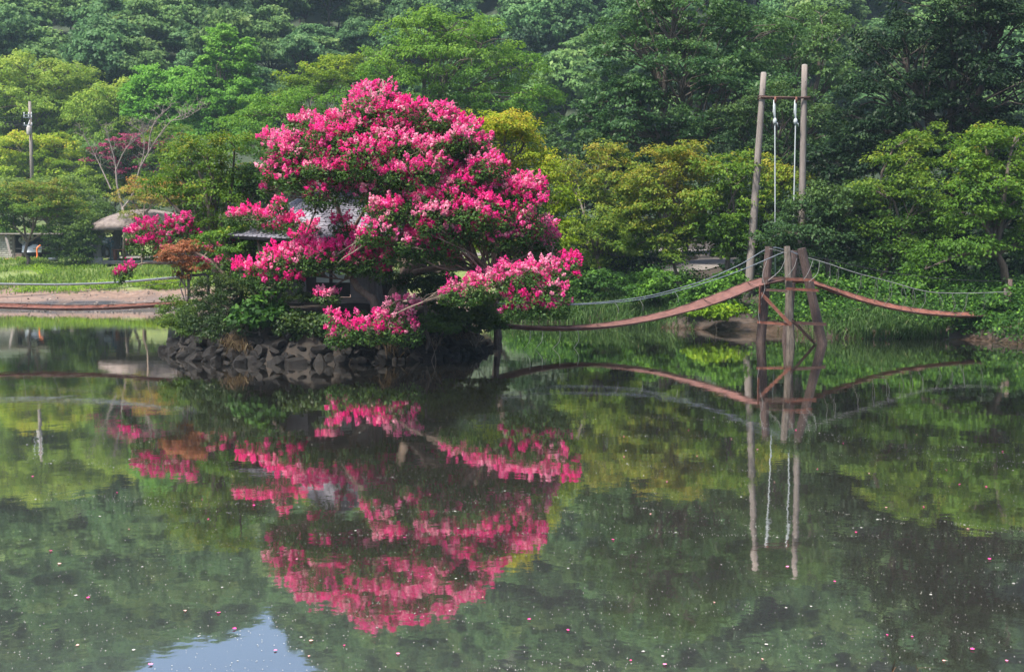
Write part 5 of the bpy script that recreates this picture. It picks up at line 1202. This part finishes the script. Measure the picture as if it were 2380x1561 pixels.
simple('kettle_grill', 'black kettle barbecue on pale legs beside the tall leafy shrub', 'barbecue', (p[0], 80.8, zq),
       [(MB().lathe((p[0], 80.8, zq + .62), [(.06, 0), (.32, .12), (.42, .3), (.43, .36)], 16), 'bowl', 'black_metal', True), (MB().lathe((p[0], 80.8, zq + .985), [(.44, 0), (.4, .14), (.22, .27), (.04, .3)], 16), 'lid', 'black_metal', True), (MB().box((p[0], 80.8, zq + 1.32), (.2, .05, .06)), 'handle', 'black_metal', False)] +
       [(MB().tube([(p[0] + .2 * math.cos(q), 80.8 + .2 * math.sin(q), zq + .72), (p[0] + .4 * math.cos(q), 80.8 + .4 * math.sin(q), zq - .04)], .025, 6), 'leg', 'steel', True) for q in (.4, 2.6, 4.6)])

# ------------------------------------------------------------------ banks: grass, undergrowth, shrubs, driftwood
def blades(pts, h, wd, lean=.5, bend=.5, seg=2):
    N = len(pts); a = rng.uniform(0, 2 * math.pi, N); d = np.stack([np.cos(a), np.sin(a), np.zeros(N)], 1); sd_ = np.stack([-np.sin(a + rng.normal(0, .6, N)), np.cos(a), np.zeros(N)], 1)
    hh = (h * rng.uniform(.5, 1.25, N))[:, None]; ln = (lean * rng.uniform(.1, 1.2, N))[:, None]
    up = np.array((0, 0, 1.0)); w_ = wd * rng.uniform(.7, 1.3, N)[:, None]
    p0 = pts; p1 = pts + up * hh * .6 + d * hh * ln * .35; p2 = pts + up * hh * (.95 - bend * ln * .6) + d * hh * ln * .95
    q1 = np.stack([p0 - sd_ * w_, p0 + sd_ * w_, p1 + sd_ * w_ * .8, p1 - sd_ * w_ * .8], 1); q2 = np.stack([p1 - sd_ * w_ * .8, p1 + sd_ * w_ * .8, p2 + sd_ * w_ * .12, p2 - sd_ * w_ * .12], 1)
    t = np.clip(rng.normal(.45, .2, N), 0, 1)
    return np.concatenate([q1, q2]), np.concatenate([t, t])
def scatter(n, x0, x1, y0, y1, dmin, dmax, clump=None):
    out = []
    while len(out) == 0 or sum(map(len, out)) < n:
        k = n * 3; x = rng.uniform(x0, x1, k); y = rng.uniform(y0, y1, k); d = pond_distance(x, y)
        m = (d > dmin) & (d < dmax)
        if clump is not None: m &= rng.random(k) < clump(x, y, d)
        out.append(np.stack([x[m], y[m]], 1))
    p = np.concatenate(out)[:n]; return np.column_stack([p, gz(p[:, 0], p[:, 1])])
# left bank grass: thick above, thinning over the mud
cl = lambda x, y, d: np.clip((d - 6.5 + 3.0 * wob(x * .8, y)) / 6, 0, 1) * np.clip(.55 + .6 * wob(x * 1.7 + 3, y * 1.3), .08, 1) * np.where(np.hypot((x + 37) / 5, (y - 75) / 4) < 1, .12, 1)
V, t = blades(scatter(34000, -44, -10, 60, 86, 4, 30, cl), .34, .022, .6)
V2, t2 = blades(scatter(2500, -44, -10, 60, 86, 11, 24, lambda x, y, d: (wob(x * .9, y * 1.1 + 2) > .75) * 1.0), .5, .03, .7)
tag(quads('bank_grass', np.concatenate([V, V2]), M['grass'], None, np.concatenate([t, t2])), 'fresh green grass on the sunny bank below the pavilion', 'grass', kind='stuff')
# weeds over the grass
pts = scatter(900, -44, -10, 62, 84, 7, 26, lambda x, y, d: (wob(x * .7 + 5, y * .9) > .35) * 1.0)
c = np.repeat(pts, 26, 0) + np.concatenate([rng.normal(0, .22, (900 * 26, 2)), np.abs(rng.normal(0, .14, (900 * 26, 1))) + .05], 1)
tag(quads('weeds', leaf_quads(c, rng.normal(size=c.shape) * .5 + np.array((0, -.3, .8)), rng.uniform(.07, .14, len(c)), .6), M['lime'], None, np.clip(rng.normal(.4, .2, len(c)), 0, 1)), 'yellow green weeds among the grass of the sunny bank', 'weeds', kind='stuff')
shrub('bush', 'lime green weedy bush on the mud edge behind the dwarf maple', 370, 67.5, [(370, 662, 40, 14), (330, 668, 24, 10), (410, 665, 24, 12)], 'lime', leaf=.12, pr=.35, K=9, Mn=9, rt=.2, cov=.9, tint0=.5, cat='bush')
# right bank long grass
PT = scatter(1100, 15, 36, 22, 42, .1, 5.0)
kk = 30; cc = np.repeat(PT, kk, 0) + np.concatenate([rng.normal(0, .3, (len(PT) * kk, 2)), np.abs(rng.normal(0, .3, (len(PT) * kk, 1))) + .03], 1)
tag(quads('ground_cover', leaf_quads(cc, rng.normal(size=cc.shape) * .55 + np.array((0, -.35, .8)), rng.uniform(.08, .17, len(cc)), .65), M['under'], None, np.clip(rng.normal(.45, .22, len(cc)) + np.repeat(rng.normal(0, .15, len(PT)), kk), 0, 1)), 'leafy ground cover on the shore past the bridge end', 'ground cover', kind='stuff')
V, t = blades(scatter(7500, .5, 26, 36, 62, -.15, 2.6, lambda x, y, d: np.clip(.3 + 1.1 * wob(x * 1.5, y), .02, 1) * np.where((x > 7.3) & (x < 10.0) & (d < 1.6), .05, 1)), .62, .016, 1.2, .9)
V2, t2 = blades(scatter(4500, -1, 6, 44, 60, -.4, 3.5), .6, .018, .9, .7)
tag(quads('reed_grass', np.concatenate([V, V2]), M['bank_grass'], None, np.concatenate([t, t2])), 'arching reed grass along the shaded water edge', 'grass', kind='stuff')
pts = scatter(2400, 0, 27, 38, 62, .8, 6.5, lambda x, y, d: np.clip(.35 + .9 * wob(x * .9 + 1, y * .8), 0, 1) * np.where((x > 7.3) & (x < 9.6) & (d < 1.5), 0, 1))
k = 34; c = np.repeat(pts, k, 0) + np.concatenate([rng.normal(0, .28, (2400 * k, 2)), np.abs(rng.normal(0, .34, (2400 * k, 1))) + .03], 1)
tag(quads('undergrowth', leaf_quads(c, rng.normal(size=c.shape) * .55 + np.array((0, -.35, .8)), rng.uniform(.08, .17, len(c)), .65), M['under'], None, np.clip(rng.normal(.5, .22, len(c)) + np.repeat(rng.normal(0, .15, 2400), k), 0, 1)), 'leafy green undergrowth covering the shaded bank', 'undergrowth', kind='stuff')
for px, Y, w_ in ((1310, 54, 60), (1400, 53, 60), (1480, 55, 50), (1740, 52, 50), (1830, 51, 60), (1910, 50, 55), (2000, 49, 60), (2090, 48, 60), (2180, 47.5, 60), (2270, 47, 60), (2350, 46.5, 50), (2430, 45.5, 60)):  # row of dark shrubs added to deepen the gloom below the canopy
    shrub('shade_filler_shrub', 'added dark shrub deepening the shade under the bank maples', px, Y, [(px, 625, w_, 26), (px + 30, 600, w_ * .7, 24, .5), (px - 30, 645, w_ * .7, 18, -.4)], 'dark_tree', leaf=.2, pr=.5, K=9, Mn=8, rt=.28, cov=.7, tint0=.4, group='added dark shrubs deepening the shade under the bank maples')
for px, Y, lob, mt, lab, tn in ((1660, 44.5, [(1660, 690, 50, 24), (1610, 700, 40, 20), (1700, 670, 34, 20)], 'under', 'leafy bush under the rising bridge deck and slanting pole', .65),
        (1530, 46.5, [(1530, 670, 40, 24), (1500, 690, 34, 20)], 'under', 'bright leafy bush on the bank under the yellowish maple', .6),
        (1670, 42.6, [(1690, 735, 34, 12), (1650, 728, 36, 14)], 'lime', 'low lime green patch plant above the bare mud', .35),
        (2060, 42.6, [(2060, 710, 46, 28), (2010, 690, 40, 24), (2110, 690, 36, 26)], 'under', 'dense bush under the right hand bridge span', .4),
        (2120, 42.2, [(2120, 680, 30, 40), (2140, 640, 14, 20)], 'under', 'upright shrub with pointed bright leaf tips beside the bridge hangers', .6),
        (2350, 40.6, [(2340, 738, 46, 30, -1.5), (2300, 758, 40, 20, -1.5), (2385, 720, 40, 34, -1), (2330, 705, 30, 20, -1.6)], 'under', 'bush where the bridge meets the bank', .45),
        (2390, 38.6, [(2390, 765, 40, 24), (2350, 780, 30, 14, .4), (2420, 745, 34, 30, .3)], 'under', 'low green bush on the mud point past the bridge end', .35),
        (1950, 42.4, [(1950, 700, 36, 30), (1910, 680, 30, 26)], 'under', 'broad leaved bush just behind the leaning log post', .5),
        (1400, 50, [(1400, 670, 60, 24), (1340, 690, 44, 20)], 'under', 'shaded bush on the bank beyond the pink branches', .35)):
    lab = lab.replace('right hand ', 'wire hung ')
    lob = [(a[0], a[1] - 8, a[2] * 1.2, a[3] * 1.35) + tuple(a[4:]) for a in lob]
    shrub('bush', lab, px, Y, lob, mt, leaf=.14, pr=.36, K=9, Mn=9, rt=.2, cov=.8, tint0=tn + .1, cat='bush')
# dry grass tufts hanging on the island stones
V, T = [], []
for px, py, n in ((550, 800, 130), (565, 815, 90), (1000, 805, 90), (895, 800, 120), (910, 820, 90), (1120, 800, 120), (430, 745, 80), (1080, 790, 80)):
    for Yt in np.arange(29.4, 36, .05):
        p = P(px, py, Yt)
        if isl_z(p[0], p[1]) > p[2]: break
    pts = p + rng.normal(size=(n, 3)) * np.array((.16, .1, .08)) + np.array((0, -.2, .12)); v, t = blades(pts, .32, .008, 1.6, 1.5); v[..., 2] -= np.clip(np.abs(v[..., 0] - p[0]) + .1, 0, 1) * .35; V.append(v); T.append(t)
tag(quads('dry_grass', np.concatenate(V), M['dry_grass'], None, np.concatenate(T)), 'dry straw coloured grass hanging over the island stones', 'grass', kind='stuff')
# near sprig at the bottom edge
p = W(2045, 1600); pts = np.array([p[0], p[1] - .3, 0]) + rng.normal(size=(26, 3)) * np.array((.14, .08, .0)); 
root = thing('grass_tuft', 'pale grass tuft rising at the near water edge', 'grass', (p[0], p[1] - .3, -.02))
V, t = blades(pts, .36, .006, 1.3, 1.0); quads('blade_cluster', V, M['dry_grass'], root, t, root.location)
# pebbles and twigs on the mud
pts = scatter(900, -44, -9, 57, 72, .3, 11)
k = len(pts); r_ = rng.uniform(.02, .11, k) ** 1.0; e = unit(rng.normal(size=(k, 3)) * np.array((1, 1, .2)))
V = leaf_quads(pts + np.array((0, 0, .02)), rng.normal(size=(k, 3)) * .4 + np.array((0, -.6, .5)), r_ * 2, .8, .2)
tag(quads('gravel', V, M['gravel']), 'scattered pebbles on the muddy bank', 'gravel', kind='stuff')
# driftwood
a, b2, c2 = P(2240, 780, 39.8), P(2290, 772, 40.6), P(2330, 768, 41.2)
d_ = lambda q: (q[0], q[1], max(g1(q[0], q[1]), 0) + .07)
tag(MB().tube(curve_pts([d_(a), d_(b2), d_(c2)], 10), list(np.linspace(.05, .12, 10)), 7).build('driftwood', M['bark_pale'], smooth=True), 'grey driftwood log on the mud near the bridge end', 'driftwood')
# floating blossoms and pollen
bl = []
def flower_mesh(k):
    mb = MB()
    for i in range(6):
        a = i * math.pi / 3 + rng.uniform(-.2, .2); c0, s0 = math.cos(a), math.sin(a); wv = .011
        mb.add([(0, 0, .004), (c0 * .014 - s0 * wv, s0 * .014 + c0 * wv, .012), (c0 * .026, s0 * .026, .006 + rng.uniform(0, .012)), (c0 * .014 + s0 * wv, s0 * .014 - c0 * wv, .012)], [(0, 3, 2, 1)])
    return mb
fm_ = [flower_mesh(k).build('fallen_blossom', solid('petal%d' % k, c_, c_, 20, .6)) for k, c_ in enumerate(((.72, .06, .26), (.78, .22, .40), (.70, .40, .36)))]
fm_used = [False] * 3
fpx = [(138, 1311), (118, 1281), (272, 1145), (76, 1108), (1122, 1388), (925, 1520), (718, 1525), (723, 1490), (800, 1500), (640, 1512), (2062, 1476), (2120, 1480), (2194, 1536), (2260, 1510), (2340, 1536), (1940, 1352), (1830, 1318), (1772, 1532), (1545, 1545), (1466, 1535), (1320, 1465), (2200, 1092), (2230, 1126), (2292, 1132), (2060, 1180), (2020, 1100), (1620, 1060), (1425, 1255), (1512, 1195), (1700, 1020), (1760, 1045), (1900, 1090), (1850, 1000), (1960, 1030), (2130, 1010), (1450, 1015), (1600, 1000), (205, 1390), (470, 1160), (590, 1175), (690, 1300), (940, 1250), (1000, 1150), (980, 1340), (300, 1230), (430, 1420), (180, 1500), (545, 1462), (350, 1545), (1230, 1440), (1660, 1400), (2300, 1300), (2250, 1230), (2330, 1050), (1550, 1120), (1800, 1120)]
for px, py in fpx + [(rng.uniform(20, 2360), rng.uniform(950, 1550)) for _ in range(6)]:
    k = int(rng.choice(3, p=[.5, .3, .2]))
    if not fm_used[k]: o = fm_[k]; fm_used[k] = True
    else: o = fm_[k].copy(); C.objects.link(o)
    q = W(px, py); o.location = (q[0], q[1], .002); s = rng.uniform(.38, .8); o.scale = (s, s, s); o.rotation_euler = (0, 0, rng.uniform(0, 6))
    tag(o, ['single hot pink blossom floating on the pond', 'single pale pink blossom floating on the pond', 'single faded salmon blossom floating on the pond'][k], 'blossom', ['hot pink fallen blossoms on the water', 'pale pink fallen blossoms on the water', 'faded fallen blossoms on the water'][k])
def specks():
    pts = []
    n = 4200
    py = 905 + 655 * rng.random(n) ** .8; px = rng.uniform(-30, 2410, n)
    dens = .35 + .65 * np.clip(.5 + .9 * np.sin(px * .006 + py * .011 + 2 * np.sin(py * .013)) * np.sin(py * .02 - px * .003), 0, 1)
    m = rng.random(n) < dens; pts += list(zip(px[m], py[m]))
    for _ in range(26):          # drift lines
        y0 = rng.uniform(930, 1250); x0 = rng.uniform(-100, 2200); ln = rng.uniform(200, 700); k = int(ln / 7); sl = rng.uniform(-.03, .12); cv = rng.uniform(-.00012, .00012)
        u = np.sort(rng.uniform(0, ln, k)); pts += list(zip(x0 + u, y0 + sl * u + cv * u * u + rng.normal(0, 1.6, k)))
    p = np.array(pts); w_ = np.array([W(a, b)[:2] for a, b in p]); N = len(w_)
    r = rng.uniform(.0024, .0058, N) * (1 + .02 * w_[:, 1]); r[rng.random(N) < .015] *= 2.6
    c = np.column_stack([w_, np.full(N, .004)]); a = rng.uniform(0, 6.28, N); e1 = np.stack([np.cos(a), np.sin(a), np.zeros(N)], 1); e2 = np.stack([-np.sin(a), np.cos(a), np.zeros(N)], 1)
    V = np.stack([c - e1 * r[:, None], c - e2 * r[:, None], c + e1 * r[:, None], c + e2 * r[:, None]], 1)
    tag(quads('floating_debris', V, M['debris']), 'pale pollen and petal specks drifting on the pond surface', 'debris', kind='stuff')
specks()

# ------------------------------------------------------------------ haze
def haze():
    mb = MB().box((0, 225, 78), (720, 640, 165))
    m = bpy.data.materials.new('haze'); m.use_nodes = True; n = m.node_tree.nodes; n.remove(n['Principled BSDF'])
    v = n.new('ShaderNodeVolumePrincipled'); v.inputs['Color'].default_value = (.58, .79, 1, 1); v.inputs['Density'].default_value = .00028; v.inputs['Anisotropy'].default_value = .2
    m.node_tree.links.new(v.outputs[0], n['Material Output'].inputs['Volume'])
    tag(mb.build('haze', m), 'thin blue haze in front of the wooded hill', kind='stuff')
haze()
